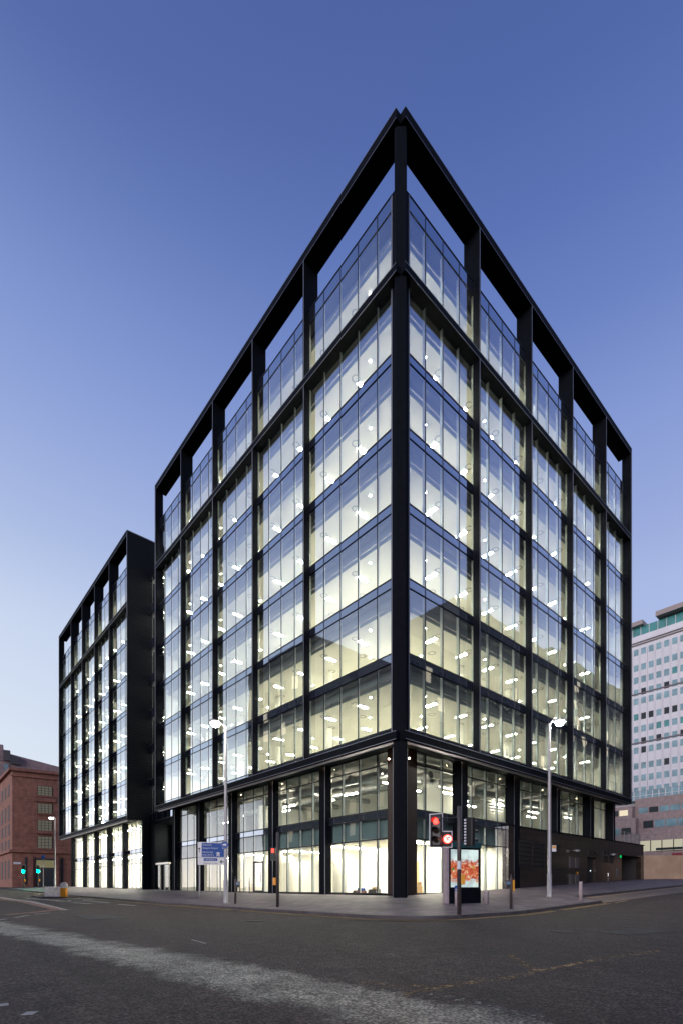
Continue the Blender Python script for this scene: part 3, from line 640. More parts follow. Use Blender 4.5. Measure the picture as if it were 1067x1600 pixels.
b = MB(); b.box(31.95, 36.85, 3.2, 3.3, .3, 3.02); b.box(31.9, 31.95, 1.9, 3.3, .3, 3.02); b.box(36.85, 36.9, 1.9, 3.3, .3, 3.02); gd = wpart(b, 'garage_door', 'blackm', main); b = MB(); b.tube((35.9, 3.17, 1.7), (35.9, 3.19, 1.7), .05); wpart(b, 'garage_lamp', emis('garage_lamp', (.9, .97, 1), 3), gd)
b = MB(); b.box(31.55, 31.75, 1.38, 1.43, 2.75, 2.95); wpart(b, 'green_indicator', emis('indicator_green', (0, 1, .2), .7), main)
def grille(x0, x1, z0, z1, nz):
    b = MB(); b.box(x0, x1, 1.405, 1.43, z0, z1, 0)
    for k in range(nz):
        z = z0+(z1-z0)*(k+.5)/nz; b.box(x0, x1, 1.36, 1.405, z-.02, z+.02, 1)
    for k in range(1, max(2, int((x1-x0)/1.4))): x = x0+(x1-x0)*k/max(2, int((x1-x0)/1.4)); b.box(x-.03, x+.03, 1.35, 1.405, z0, z1, 1)
    wpart(b, 'vent_grille', ['blackm', 'granite'], main)
grille(13.6, 17.3, 1.45, 3.3, 6); grille(18.2, 19.6, 3.0, 3.3, 2); grille(27.7, 30.0, 2.2, 3.2, 4); grille(24.7, 26.2, 2.75, 3.1, 2)
for i, (x, z, w_) in enumerate([(21.3, 1.55, .6), (22.3, 1.55, .6), (21.3, .2, .6), (22.3, .2, .6), (30.7, .9, .5)]):
    b = MB(); b.box(x, x+w_, 1.37, 1.43, z, z+.85); wpart(b, 'meter_cabinet', plain('cabinet_grey', (.07, .065, .07), .4), main)
b = MB(); b.box(22.45, 22.7, 1.355, 1.37, 1.05, 1.25); wpart(b, 'warning_plate', 'yellowbox', main)
for x in (22.0, 29.2):
    b = MB(); b.tube((x, 1.43, 2.95), (x, 1.15, 2.95), .03); b.box(x-.15, x+.15, .95, 1.2, 2.85, 3.0); wpart(b, 'security_camera', 'galv', main)
b = MB()
for k in range(6): b.box(30.9+1.1*k, 30.92+1.1*k, 1.6, 1.64, 4.26, 5.3)
bal = wpart(b, 'balustrade', 'galv', main); b = MB(); b.poly([(30.4, 1.62, 4.3), (37.3, 1.62, 4.3), (37.3, 1.62, 5.35), (30.4, 1.62, 5.35)]); b.poly([(30.4, 7.0, 4.3), (30.4, 1.62, 4.3), (30.4, 1.62, 5.35), (30.4, 7, 5.35)]); wpart(b, 'glass_panel', 'fglass', bal)
# ---------------------------------------------------------------- rear block on the left street, and the recessed link
W0, W1 = 40.3, 71.45
wing = empty('office_block', (0, W0, -.3)); tag(wing, 'farther black framed glass office block along the left street, joined by a recessed link', 'office building')
WG = [46.4, 52.35, 58.2, 64.1]; WM = [W0+.2+1.5*k for k in range(1, 22)]
frame_facade(wing, mapL, W0, WG, W1); upper_windows(wing, mapL, W0+.1, WG, W1, WM)
for k in range(7): storey(wing, .75, W0+.1, 14, W1-.3, k)
wl = []
for k in range(7):
    z = Z0+k*H+2.72
    for i in range(10):
        for x in (2.3, 5.0, 8.0): wl.append((x, W0+1.6+3*i, z, 0))
rest = MB()
for i, q in enumerate(wl):
    if i % 3 == 0 and i//3 < 70: b = MB(); lum_box(b, *q); wpart(b, 'ceiling_light', 'lum', wing)
    else: lum_box(rest, *q)
tag(wpart(rest, 'ceiling_lights', 'lum', wing), kind='stuff')
b = MB(); b.box(.02, 14, W0-.14, W0, SOF+.02, TOP-.02); b.box(1.75, 14, W0-.14, W0+.2, -.6, SOF+.02); wpart(b, 'louvred_side_wall', 'louvre', wing)
b = MB(); b.box(-.01, .04, W0-.17, W0-.12, SOF, TOP); b.box(.02, 14, W0-.2, W0-.1, TOP-.06, TOP); wpart(b, 'corner_edge_glint', 'edgeglint', wing)
b = MB(); b.box(12, 12.2, W0, W1-.3, -.4, Z0+7*H-.4); b.box(.9, 14, W1-.35, W1-.2, 7.8, Z0+7*H-.3); b.box(2.3, 14, W1-.35, W1-.2, -.4, 7.8); wpart(b, 'rear_wall', 'white', wing)
b = MB(); b.box(.55, 14, W0, W1-.2, Z0+7*H-.46, Z0+7*H-.1); wpart(b, 'roof', 'roofdk', wing)
b = MB(); b.box(3, 12, W0+6, W1-8, Z0+7*H-.1, 37.4); wpart(b, 'plant_enclosure', 'black', wing)
we = [(W0+.3, WG[0])]+[(g+.6, h) for g, h in zip(WG, WG[1:]+[W1-.6])]
for a, b_ in we:
    window(wing, mapL, a, b_, 2.1, [a+1.4, a+2.8, a+4.2], [(-.1, 2.77, 'v'), (2.77, 3.98, 'v'), (3.98, 4.42, 's'), (4.42, ZU, 'v'), (ZU, ZC, 'v')], 'gglass', .2, 'shopfront', .06)
for g in WG+[W1-.55]:
    p = MB(); QB(p, mapL, g+.02, g+.6, 1.72, 2.25, -.6, SOF+.3); wpart(p, 'column', 'black', wing)
s = MB(); s.box(2.2, 12, W0, W1-.3, -.3, -.12); s.box(2.6, 12, W0, W1-.3, 4.02, 4.34); s.box(2.6, 12, W0, W1-.3, 7.7, 7.75); wpart(s, 'lower_floor', 'floor', wing)
s = MB(); s.box(7.5, 7.6, W0+.2, W1-.4, -.1, 7.7); wpart(s, 'shop_partition', 'white', wing)
s = MB()
for i in range(10):
    for z in (3.98, 7.66): s.box(3.9, 5.1, W0+1.2+3*i, W0+1.5+3*i, z, z+.02)
tag(wpart(s, 'shop_ceiling_lights', 'lum', wing), kind='stuff')
link = empty('glazed_link', (3, 36, -.4)); tag(link, 'narrow recessed glass link between the two black office blocks', 'building link')
for k in range(7):
    z = Z0+k*H
    window(link, mapL, 32.0, W0-.14, 2.45, [33.4, 34.9, 36.4, 37.9, 39.2], [(z-.9, z, 's'), (z, z+H-.9, 'v')], 'gglass', .1)
    s = MB(); s.box(2.75, 12, 32, W0-.14, z-.8, z-.05); s.box(2.75, 12, 32, W0-.14, z+H-1.0, z+H-.95); wpart(s, 'floor_slab', 'ceiling', link)
    for y_ in (32.8, 34.6, 36.4, 38.2, 39.4):
        s = MB(); s.box(3.3, 3.8, y_, y_+.16, z+H-1.03, z+H-1.002); wpart(s, 'ceiling_light', 'lumz', link)
s = MB(); s.box(4.9, 5.0, 32, W0-.14, 8, 34.3); s.box(7, 7.1, 32, W0-.14, -.4, 8); wpart(s, 'rear_wall', 'white', link)
s = MB(); s.box(2.45, 12, 32, W0-.14, 34.4, 35.3); wpart(s, 'roof', 'black', link); s = MB(); s.box(2.5, 4.3, 32, W0-.14, 6.9, 7.3); wpart(s, 'soffit', 'black', link)
window(link, mapL, 32.0, W0-.2, 4.3, [33.4, 34.9, 36.4, 37.9], [(-.3, 3.2, 'v'), (3.2, 3.7, 's'), (3.7, 6.9, 'v')], 'gglass', .2, 'shopfront', .06)
s = MB(); s.box(2.4, 4.3, W0-1.9, W0-.15, -.4, 7.3); s.box(4.2, 4.35, 37.6, W0-1.8, -.4, 7.3); wpart(s, 'dark_return_wall', 'black', link)
s = MB()
for y in (33.4, 35.6): s.box(4.6, 5.8, y, y+.3, 6.6, 6.64)
wpart(s, 'ceiling_light', 'lum', link)
# stainless entrance portal
por = empty('entrance_portal', (2.6, 36.7, -.42)); tag(por, 'stainless steel and glass revolving door portal before the recessed link', 'entrance portal')
for y in (34.9, 36.1, 37.3, 38.5):
    b = MB(); b.tube((2.6, y, -.42), (2.6, y, 2.45), .07, n=12); wpart(b, 'post', 'stainless', por)
b = MB(); b.box(2.45, 2.75, 34.8, 38.6, 2.45, 2.65); wpart(b, 'canopy', 'stainless', por)
for y_ in (35.0, 37.4):
    b = MB(); b.box(2.59, 2.61, y_, y_+1.0, -.35, 2.4); wpart(b, 'glass_leaf', 'fglass', por)
# ---------------------------------------------------------------- street furniture
def at(o, x, y, rz=0., dz=0.): o.location = (x, y, G(x, y)+dz); o.rotation_euler = (0, 0, rz); return o
def street_lamp(h, arm, mat, power, label, name='street_lamp'):
    r = empty(name, (0, 0, 0)); tag(r, label, 'street lamp', 'tall street lamps')
    b = MB(); b.lathe([(.17, 0), (.17, .06), (.125, .07), (.125, 1.25), (.10, 1.3), (.09, h*.5), (.062, h-.1), (.055, h)], n=14); b.build('pole', 'galv', r, smooth=True)
    b = MB(); b.tube((0, 0, h-.05), (arm*.55, 0, h+.12), .035); b.tube((arm*.55, 0, h+.12), (arm, 0, h+.10), .035); b.build('arm', 'galv', r)
    b = MB(); b.prism([(arm-.12, -.15), (arm+.5, -.19), (arm+.62, 0), (arm+.5, .19), (arm-.12, .15)], h+.06, h+.2); hd = b.build('lantern', 'galv', r, bev=.03)
    b = MB(); b.lathe([(.08, -.20), (.18, -.15), (.22, -.03), (.22, .0)], (arm+.25, 0, h+.06), 14); b.build('lamp_glass', mat, hd, smooth=True)
    ld = bpy.data.lights.new('street_light', 'SPOT'); ld.energy = power; ld.color = (1, .93, .72); ld.spot_size = 2.6; ld.spot_blend = .7; ld.shadow_soft_size = .2
    l = bpy.data.objects.new('street_light', ld); sc.collection.objects.link(l); l.parent = r; l.location = (arm+.25, 0, h-.14)
    return r
yl = YAW+PI/2
a = street_lamp(9.65, .35, 'led', 900, 'tall grey street lamp carrying a round blue sign, in front of the left facade'); at(a, -5.32, 7.94, PI)
b = MB(); b.tube((0, 0, 0), (-.02, 0, 0), .17, n=24); rs = b.build('round_sign', 'signblue', a); rs.location = (-.13, 0, 2.28+.9); rs.rotation_euler = (0, 0, YAW+PI-PI)
rs.location = (.10, .12, 3.18)
def disc_sign(parent, loc, rz, r, mat, ring=None):
    b = MB(); b.tube((0, 0, 0), (0, -.02, 0), r, n=28); o = b.build('round_sign', mat, parent); o.location = loc; o.rotation_euler = (0, 0, rz); return o
bpy.data.objects.remove(rs)
CR = YAW-PI/2      # a plate whose front (-Y) faces the camera
ds = disc_sign(a, (-.16*math.cos(CR+PI)*0+.0, 0, 3.2), CR-PI, .20, 'signblue'); ds.location = (.12, .11, 3.2)
def text(body, size, mat, parent, loc, rot=(PI/2, 0, 0), name='lettering', ax='LEFT', ext=.002):
    cu = bpy.data.curves.new(name, 'FONT'); cu.body = body; cu.size = size; cu.extrude = ext; cu.align_x = ax; cu.materials.append(MT[mat] if isinstance(mat, str) else mat)
    tmp = bpy.data.objects.new(name, cu); me = bpy.data.meshes.new_from_object(tmp); bpy.data.objects.remove(tmp)
    o = bpy.data.objects.new(name, me); sc.collection.objects.link(o); o.parent = parent; o.location = loc; o.rotation_euler = rot; return o
def poly_plate(parent, pts, mat, y, name, th=.004):     # flat symbol in the XZ plane facing -Y
    b = MB(); n = len(pts); b.v = [(p[0], y-th, p[1]) for p in pts]+[(p[0], y, p[1]) for p in pts]
    b.f = [tuple(range(n)), tuple(range(n, 2*n))[::-1]]+[((i+1) % n, i, n+i, n+(i+1) % n) for i in range(n)]; b.mi = [0]*len(b.f)
    return b.build(name, mat, parent)
poly_plate(ds, [(-.10, .03), (.02, .03), (.02, .07), (.10, .0), (.02, -.07), (.02, -.03), (-.10, -.03)], 'signwhite', -.022, 'arrow_symbol')
c_ = street_lamp(9.35, .30, 'led', 900, 'tall grey street lamp before the black granite wall on the right'); at(c_, 7.51, -3.84, CR)
b = MB(); b.box(.10, .32, -.10, -.08, 2.45, 2.78, 0); b.box(.12, .30, -.102, -.10, 2.62, 2.75, 1); b.build('parking_plate', ['signwhite', 'yellowbox'], c_)
f_ = street_lamp(9.7, .30, 'bright', 700, 'slim street lamp far up the left street before the red sandstone building'); at(f_, -3.2, 62.0, yl+.9)
f_.location = (-2.55, 61.6, G(-2.55, 61.6)); f_.rotation_euler = (0, 0, CR+PI)
r_ = street_lamp(8.0, .3, 'bright', 300, 'distant street lamp behind the plywood hoarding'); r_.location = (92, 12.5, 3.0); r_.rotation_euler = (0, 0, CR)
# direction sign
sg = empty('direction_sign', (0, 0, 0)); tag(sg, 'large blue and white direction sign on two posts beside the left lamp', 'road sign')
at(sg, -1.95, 16.35, math.atan2(15.85-16.75, -1.11+2.74))
for x in (-.80, .62):
    b = MB(); b.tube((x, .05, -.05), (x, .05, 3.7), .045, n=12); b.build('post', 'galv', sg)
SW, Z_a, Z_b, Z_c = 1.86, 2.22, 2.76, 3.84
b = MB(); b.box(-.93, .93, -.03, 0, Z_a, Z_c); pnl = b.build('sign_panel', 'signwhite', sg, bev=.008)
b = MB(); b.box(-.66, .91, -.036, -.031, Z_b+.03, Z_c-.06); b.build('blue_field', 'signblue', pnl)
b = MB(); b.box(-.92, .92, -.036, -.031, Z_b-.012, Z_b+.005); b.build('divider', 'signblack', pnl)
b = MB(); b.box(-.52, .42, -.036, -.031, Z_b-.27, Z_b-.06); b.build('blue_patch', 'signblue', pnl)
for tx, z in (('Greenock', 3.60), ('Glasgow Airport', 3.37), ('Kilmarnock', 3.08), ('M 8 ( M 77 )', 2.87)): text(tx, .155, 'signwhite', pnl, (-.60, -.038, z))
text('( M 8 East )', .16, 'signwhite', pnl, (-.44, -.038, Z_b-.225)); text('Charing Cross', .17, 'signblack', pnl, (-.55, -.033, Z_a+.07))
poly_plate(pnl, [(-.84, 3.1), (-.80, 3.1), (-.80, 3.35), (-.74, 3.30), (-.74, 3.36), (-.82, 3.45), (-.90, 3.36), (-.90, 3.30), (-.84, 3.35)], 'signblack', -.031, 'up_arrow')
poly_plate(pnl, [(.9, Z_a+.2), (.9, Z_a+.26), (.70, Z_a+.26), (.76, Z_a+.34), (.70, Z_a+.36), (.58, Z_a+.23), (.70, Z_a+.10), (.76, Z_a+.12), (.70, Z_a+.20)], 'signblack', -.031, 'side_arrow')
poly_plate(pnl, [(.36, 2.85), (.44, 2.85), (.475, 3.04), (.51, 2.85), (.59, 2.85), (.54, 3.05), (.62, 3.05), (.62, 3.10), (.52, 3.10), (.51, 3.16), (.475, 3.12), (.44, 3.16), (.43, 3.10), (.33, 3.10), (.33, 3.05), (.41, 3.05)], 'signwhite', -.036, 'motorway_symbol')
poly_plate(pnl, [(.80, 3.36), (.83, 3.43), (.87, 3.40), (.84, 3.46), (.87, 3.52), (.83, 3.49), (.80, 3.56), (.78, 3.49), (.74, 3.48), (.78, 3.46), (.74, 3.42), (.78, 3.43)], 'signwhite', -.036, 'plane_symbol')
# push-button posts
def button_post(h, label, side=1):
    r = empty('push_button_post', (0, 0, 0)); tag(r, label, 'crossing post', 'crossing button posts')
    b = MB(); b.lathe([(.06, 0), (.06, h), (.045, h+.02)], n=12); b.build('post', 'dkpole', r, smooth=True)
    b = MB(); b.box(side*.05, side*.23, -.09, .09, h-.42, h-.12); bx = b.build('button_box', 'plastic', r, bev=.015)
    b = MB(); b.box(side*.07, side*.21, -.10, -.092, h-.27, h-.15); b.build('display', plain('button_display', (.12, .2, .33), .3), bx)
    b = MB(); b.tube((0, 0, h+.02), (0, 0, h+.16), .018, n=8); b.build('top_rod', 'dkpole', r)
    return r
p1 = button_post(1.30, 'dark crossing button post on the left pavement beside the tall lamp'); at(p1, -5.13, 7.23, CR)
p2 = copy_tree(p1); p2['label'] = 'dark crossing button post with yellow strip before the granite wall'; at(p2, .65, -5.61, CR)
for ch in p2.children:
    if ch.name.startswith('button_box'): ch.scale.x = -1
b = MB(); b.box(.06, .12, -.10, .02, .75, 1.22); b.build('yellow_strip', 'yellowbox', p2)
# signals
def signal_head(root, loc, rz, lit, n=3, back='l', stripes=False):
    """three-aspect head facing -Y in its own frame"""
    b = MB(); b.box(-.15, .15, -.10, .08, 0, 1.02); hd = b.build('signal_head', 'plastic', root, bev=.02); hd.location = loc; hd.rotation_euler = (0, 0, rz)
    for k in range(3):
        z = .85-.33*k
        b = MB(); 
        for a_ in range(14):
            t0, t1 = PI*(a_/14)*1.15-.25, PI*((a_+1)/14)*1.15-.25; R = .125
            b.poly([(R*math.cos(t0), -.10, z+R*math.sin(t0)), (R*math.cos(t1), -.10, z+R*math.sin(t1)), (R*math.cos(t1), -.34, z+R*math.sin(t1)), (R*math.cos(t0), -.34, z+R*math.sin(t0))])
        b.build('visor', 'plastic', hd)
        b = MB(); b.lathe([(.02, 0), (.105, .02)], (0, 0, 0), 18); le = b.build('lens', lit.get(k, plain('lens_dark', (.012, .006, .005), .8, spec=.1)), hd); le.location = (0, -.125, z); le.rotation_euler = (PI/2, 0, 0); le.rotation_euler = (PI/2, 0, 0)
    return hd
sm = empty('traffic_signal', (0, 0, 0)); tag(sm, 'corner traffic signal with red light, white bordered board and illuminated turn sign', 'traffic signal', 'traffic signals'); at(sm, -3.65, -6.1, CR)
b = MB(); b.lathe([(.075, 0), (.075, 3.85), (.05, 3.88)], n=14); b.build('pole', 'dkpole', sm, smooth=True)
hd = signal_head(sm, (-.80, -.05, 2.47), -.45, {0: 'red'})
# L shaped backing board with white border
Lp = [(-1.02, 2.44), (-.26, 2.44), (-.26, 2.97), (-.60, 2.97), (-.60, 3.62), (-1.02, 3.58)]
def lshape(off, y, mat, name, th): 
    cx0, cz0 = -.75, 2.95
    pts = [(x+math.copysign(off, x-(-.68 if z > 3 else -.62)) , z+math.copysign(off, z-2.9) if not (abs(z-2.97) < .01) else z+off) for x, z in Lp]
    return poly_plate(sm, pts, mat, y, name, th)
lshape(.035, .10, 'signwhite', 'white_border', .01); lshape(0, .085, 'plastic', 'backing_board', .012)
b = MB(); b.tube((0, 0, 0), (0, -.08, 0), .16, n=28); ts = b.build('turn_sign', emis('sign_lit_red', (1, .07, .05), 3), sm); ts.location = (-.42, .03, 2.70)
b = MB(); b.tube((0, -.081, 0), (0, -.09, 0), .13, n=28); b.build('sign_face', emis('sign_lit_white', (1, .93, .85), 1.6), ts)
poly_plate(ts, [(-.05, -.08), (-.015, -.08), (-.015, .02), (.03, .045), (.03, .01), (.085, .055), (.03, .10), (.03, .075), (-.05, .04)], plain('sign_grey', (.25, .2, .2), .5), -.091, 'turn_arrow')
poly_plate(ts, [(-.095, .075), (-.075, .095), (.095, -.075), (.075, -.095)], emis('sign_lit_bar', (1, .07, .05), 3), -.0955, 'red_bar')
for z in (2.62, 3.48):
    b = MB(); b.tube((0, 0, z), (-.72, .12, z-.02), .022, n=8); b.build('bracket', 'plastic', sm)
h2 = signal_head(sm, (.38, .0, 2.45), 2.3, {})
b = MB()
for k in range(9): b.box(.15, .22, -.12, -.10, 2.5+k*.105, 2.56+k*.105)
b.build('striped_edge', 'signwhite', sm)
b = MB(); b.tube((0, 0, 2.6), (.3, .0, 2.6), .02); b.tube((0, 0, 3.2), (.3, 0, 3.2), .02); b.build('bracket', 'plastic', sm)
b = MB(); b.box(.05, .19, -.09, .09, 1.08, 1.42); b.build('push_button_box', 'yellowbox', sm, bev=.015)
b = MB(); b.tube((0, 0, 1.62), (0, 0, 1.92), .079, n=14); b.build('sticker', 'signwhite', sm)
s2 = empty('traffic_signal', (0, 0, 0)); tag(s2, 'dark signal pole with red pedestrian light and orange button box before the left shopfront', 'traffic signal', 'traffic signals'); at(s2, -5.45, 2.73, CR)
b = MB(); b.lathe([(.07, 0), (.07, 3.45), (.05, 3.47)], n=14); b.build('pole', 'dkpole', s2, smooth=True)
b = MB(); b.box(-.32, -.10, -.12, .10, 2.16, 2.76); ph = b.build('pedestrian_head', 'plastic', s2, bev=.02)
b = MB(); b.box(-.27, -.15, -.125, -.121, 2.52, 2.70); b.build('red_figure_light', 'redk', ph)
b = MB(); b.box(-.28, -.14, -.125, -.121, 2.22, 2.42); b.build('dark_lens', plain('lens_green_off', (.01, .03, .02), .2), ph)
b = MB(); b.tube((0, 0, 2.3), (-.2, 0, 2.3), .02); b.tube((0, 0, 2.65), (-.2, 0, 2.65), .02); b.build('bracket', 'plastic', s2)
b = MB(); b.box(-.21, -.07, -.09, .07, 1.02, 1.36); b.build('push_button_box', 'orange', s2, bev=.015)
def far_signal(x, y, label):
    r = empty('traffic_signal', (0, 0, 0)); tag(r, label, 'traffic signal', 'traffic signals')
    b = MB(); b.tube((0, 0, -.2), (0, 0, 3.3), .07); b.build('pole', 'dkpole', r)
    b = MB(); b.box(-.24, .24, .04, .06, 2.2, 3.45); b.box(-.20, .20, -.08, .04, 2.24, 3.41, 1); b.build('backing_board', ['signwhite', 'plastic'], r)
    b = MB(); b.tube((0, -.09, 2.5), (0, -.16, 2.5), .19, n=16); b.build('green_light', 'green', r)
    b = MB(); b.tube((0, -.09, 2.85), (0, -.14, 2.85), .11, n=16); b.tube((0, -.09, 3.2), (0, -.14, 3.2), .11, n=16); b.build('dark_lens', 'darkwin', r)
    b = MB(); b.box(.09, .22, -.1, .05, 1.0, 1.35); b.build('push_button_box', 'orange', r)
    ld = bpy.data.lights.new('green_glow', 'POINT'); ld.energy = 6; ld.color = (0, 1, .45); ld.shadow_soft_size = .15
    l = bpy.data.objects.new('green_glow', ld); sc.collection.objects.link(l); l.parent = r; l.location = (0, -.35, 2.5)
    r.location = (x, y, G(x, y)); r.rotation_euler = (0, 0, CR); return r
far_signal(-4.94, 69.8, 'green traffic light at the far left, the one nearer the building corner'); far_signal(-2.92, 70.6, 'green traffic light before the doorway of the red sandstone building')
def thin_sign(x, y, h, lb):
    r = empty('sign_post', (x, y, G(x, y))); r.rotation_euler = (0, 0, CR); tag(r, lb, 'sign post', 'far sign posts')
    b = MB(); b.tube((0, 0, -.2), (0, 0, h), .05); b.build('post', 'galv', r)
    b = MB(); b.tube((0, -.06, h-.3), (0, -.08, h-.3), .3, n=20); b.build('round_plate', 'signblue', r)
thin_sign(-2.1, 71.5, 5.0, 'tall thin sign post with blue disc right of the far green light'); 
# bollards
def bollard(h, r, mat, cap, label, name='bollard'):
    o = empty(name, (0, 0, 0)); tag(o, label, 'bollard', 'street bollards')
    b = MB(); b.lathe([(r, 0), (r, h-.03), (r*.8, h)], n=16); b.build('shaft', mat, o, smooth=True)
    b = MB(); b.lathe([(r*1.08, h-.13), (r*1.08, h-.09)], n=16); b.build('band', cap, o)
    return o
MT['pinkpost'] = plain('pinkish_stone_bollard', (.36, .29, .30), .6, 0, .15, 5)
b1 = bollard(.80, .075, 'pinkpost', 'signblue', 'slim grey bollard with a blue top just behind the corner signal pole'); at(b1, -1.07, -4.1)
b = MB(); b.lathe([(.085, .76), (.09, .84), (.05, .90)], n=16); b.build('blue_cap', 'signblue', b1)
b2 = bollard(.58, .11, 'pinkpost', 'galv', 'short stubby pale bollard right of the illuminated advertising board'); at(b2, 1.51, -3.84)
b3 = bollard(.98, .085, 'pinkpost', 'galv', 'pale round bollard at the kerb end right of the tall lamp'); at(b3, 6.9, -5.77)
b4 = bollard(.85, .045, 'stainless', 'galv', 'thin steel bollard far along the granite wall'); at(b4, 24.6, -.21)
b5 = bollard(1.15, .035, 'stainless', 'galv', 'thin steel post before the glass door, the farther of the pair'); at(b5, 1.0, 17.5); 
b6 = copy_tree(b5); b6['label'] = 'thin steel post before the glass door, the nearer of the pair'; at(b6, 1.0, 16.1)
# advertising kiosk
kx0, ky0, kx1, ky1 = -.05, -2.94, 1.58, -3.52
ks = empty('advertising_kiosk', (.76, -3.22, G(.76, -3.22))); ks.rotation_euler = (0, 0, math.atan2(ky1-ky0, kx1-kx0)); tag(ks, 'free standing black advertising board with an illuminated food poster on the corner pavement', 'advertising board')
KW = .865
b = MB(); b.box(-KW, KW, -.02, .30, -.05, .66); b.box(-KW, -KW+.08, -.02, .30, .66, 2.55); b.box(KW-.08, KW, -.02, .30, .66, 2.55); b.box(-KW+.08, KW-.08, .06, .30, .66, 2.55); b.build('casing', 'black', ks, bev=.01)
b = MB(); b.box(-KW-.02, KW+.02, -.05, .33, 2.55, 2.80); b.build('header', plain('kiosk_header', (.015, .06, .07), .3), ks, bev=.01)
b = MB(); b.prism([(-KW-.14, -.03), (-KW-.01, -.03), (-KW-.01, .31), (-KW-.10, .31)], -.05, 2.6); b.build('side_fin', 'pinkpost', ks)
def poster():
    m = bpy.data.materials.new('poster_print'); m.use_nodes = True; t = m.node_tree; t.nodes.clear(); L = t.links.new
    o = nd(t, 'ShaderNodeOutputMaterial'); e = nd(t, 'ShaderNodeEmission'); L(e.outputs[0], o.inputs[0]); e.inputs[1].default_value = 1.3
    tcn = nd(t, 'ShaderNodeTexCoord'); s = nd(t, 'ShaderNodeSeparateXYZ'); L(tcn.outputs['Object'], s.inputs[0])
    n = nd(t, 'ShaderNodeTexNoise'); n.inputs['Scale'].default_value = 5.5; n.inputs['Detail'].default_value = 6; n.inputs['Distortion'].default_value = 1.4; L(tcn.outputs['Object'], n.inputs['Vector'])
    r = nd(t, 'ShaderNodeValToRGB'); L(n.outputs[0], r.inputs[0]); el = r.color_ramp.elements
    cols = [(.30, (.30, .04, .02)), (.42, (.62, .07, .03)), (.52, (.80, .16, .07)), (.60, (.90, .38, .20)), (.66, (.95, .80, .70)), (.75, (.75, .12, .05))]
    while len(el) < len(cols): el.new(.5)
    for k, (p_, c_) in enumerate(cols): el[k].position = p_; el[k].color = c_+(1,)
    # food band between z .35 and 1.15 above poster foot, blurred white elsewhere
    wob = nd(t, 'ShaderNodeMath', operation='MULTIPLY_ADD'); L(n.outputs[0], wob.inputs[0]); wob.inputs[1].default_value = .9; L(s.outputs[2], wob.inputs[2])
    m1 = nd(t, 'ShaderNodeMapRange'); L(wob.outputs[0], m1.inputs[0]); m1.inputs[1].default_value = .66; m1.inputs[2].default_value = .78; 
    m2 = nd(t, 'ShaderNodeMapRange'); L(wob.outputs[0], m2.inputs[0]); m2.inputs[1].default_value = 1.72; m2.inputs[2].default_value = 1.55
    mu = nd(t, 'ShaderNodeMath', operation='MULTIPLY'); L(m1.outputs[0], mu.inputs[0]); L(m2.outputs[0], mu.inputs[1])
    n2 = nd(t, 'ShaderNodeTexNoise'); n2.inputs['Scale'].default_value = 1.6; L(tcn.outputs['Object'], n2.inputs['Vector'])
    r2 = nd(t, 'ShaderNodeValToRGB'); L(n2.outputs[0], r2.inputs[0]); r2.color_ramp.elements[0].position = .35; r2.color_ramp.elements[0].color = (.50, .52, .58, 1); r2.color_ramp.elements[1].position = .6; r2.color_ramp.elements[1].color = (.92, .93, .92, 1)
    mx = nd(t, 'ShaderNodeMix', data_type='RGBA'); L(mu.outputs[0], mx.inputs[0]); L(r2.outputs[0], mx.inputs[6]); L(r.outputs[0], mx.inputs[7]); L(mx.outputs[2], e.inputs[0])
    return m
b = MB(); b.box(-.745, .745, -.01, 0, 0, 1.72); po = b.build('illuminated_poster', poster(), ks); po.location = (0, .02, .74)
for (x, z, w_, h_, c_) in ((-.70, .78, .13, .09, (.10, .42, .04)), (.40, .85, .16, .09, (.95, .45, .08)), (-.3, 1.25, .6, .012, (.5, .5, .52)), (-.25, 1.15, .5, .012, (.5, .5, .52))):
    b = MB(); b.prism([(x, -.015), (x+w_, -.015), (x+w_, -.011), (x, -.011)], z, z+h_); b.build('poster_detail', emis('print_colour', c_, .9), po)
b = MB(); b.box(-.80, .80, -.024, -.020, .70, 2.50); b.build('cover_glass', 'fglass', ks)
# barriers and orange bollard on the left island
def barrier(label, n=1):
    r = empty('road_barrier', (0, 0, 0)); tag(r, label, 'barrier', 'temporary road barriers')
    b = MB()
    prof = [(-.30, 0), (-.30, .12), (-.12, .32), (-.09, .95), (.09, .95), (.12, .32), (.30, .12), (.30, 0)]
    L0 = .64; k = len(prof)
    b.v = [(-L0/2, y, z) for y, z in prof]+[(L0/2, y, z) for y, z in prof]
    b.f = [tuple(range(k)), tuple(range(k, 2*k))[::-1]]+[((i+1) % k, i, k+i, k+(i+1) % k) for i in range(k)]; b.mi = [0]*len(b.f)
    for x in (-.22, 0, .22): b.box(x-.05, x+.05, -.36, .33, 0, .22); b.box(x-.04, x+.04, -.05, .05, .95, 1.02)
    b.build('body', 'barrier', r, bev=.03)
    return r
def A(px, d): a_ = (px-536.3)/791.8; c, s_ = math.cos(YAW), math.sin(YAW); return (CU+d*(c+a_*s_), CV+d*(s_-a_*c))
ba = barrier('white moulded barrier on the traffic island, the left one'); at(ba, *A(76, 46.6), CR+.5, -STEP)
for i, (q, lb) in enumerate([(A(84, 46.2), 'white moulded barrier on the traffic island, the middle one'), (A(91, 45.8), 'white moulded barrier on the traffic island, the one touching the orange bollard')]):
    bb = copy_tree(ba); bb['label'] = lb; at(bb, *q, CR+.5, -STEP)
ob = empty('traffic_bollard', (0, 0, 0)); tag(ob, 'orange traffic bollard with a round pale top beside the barriers', 'bollard', 'street bollards'); at(ob, *A(100, 45.2), CR, -.08)
b = MB(); b.box(-.26, .26, -.16, .16, 0, .85); b.build('body', 'orange', ob, bev=.04)
b = MB(); b.tube((0, -.10, 1.05), (0, .10, 1.05), .31, n=24); b.build('round_top', 'barrier', ob)
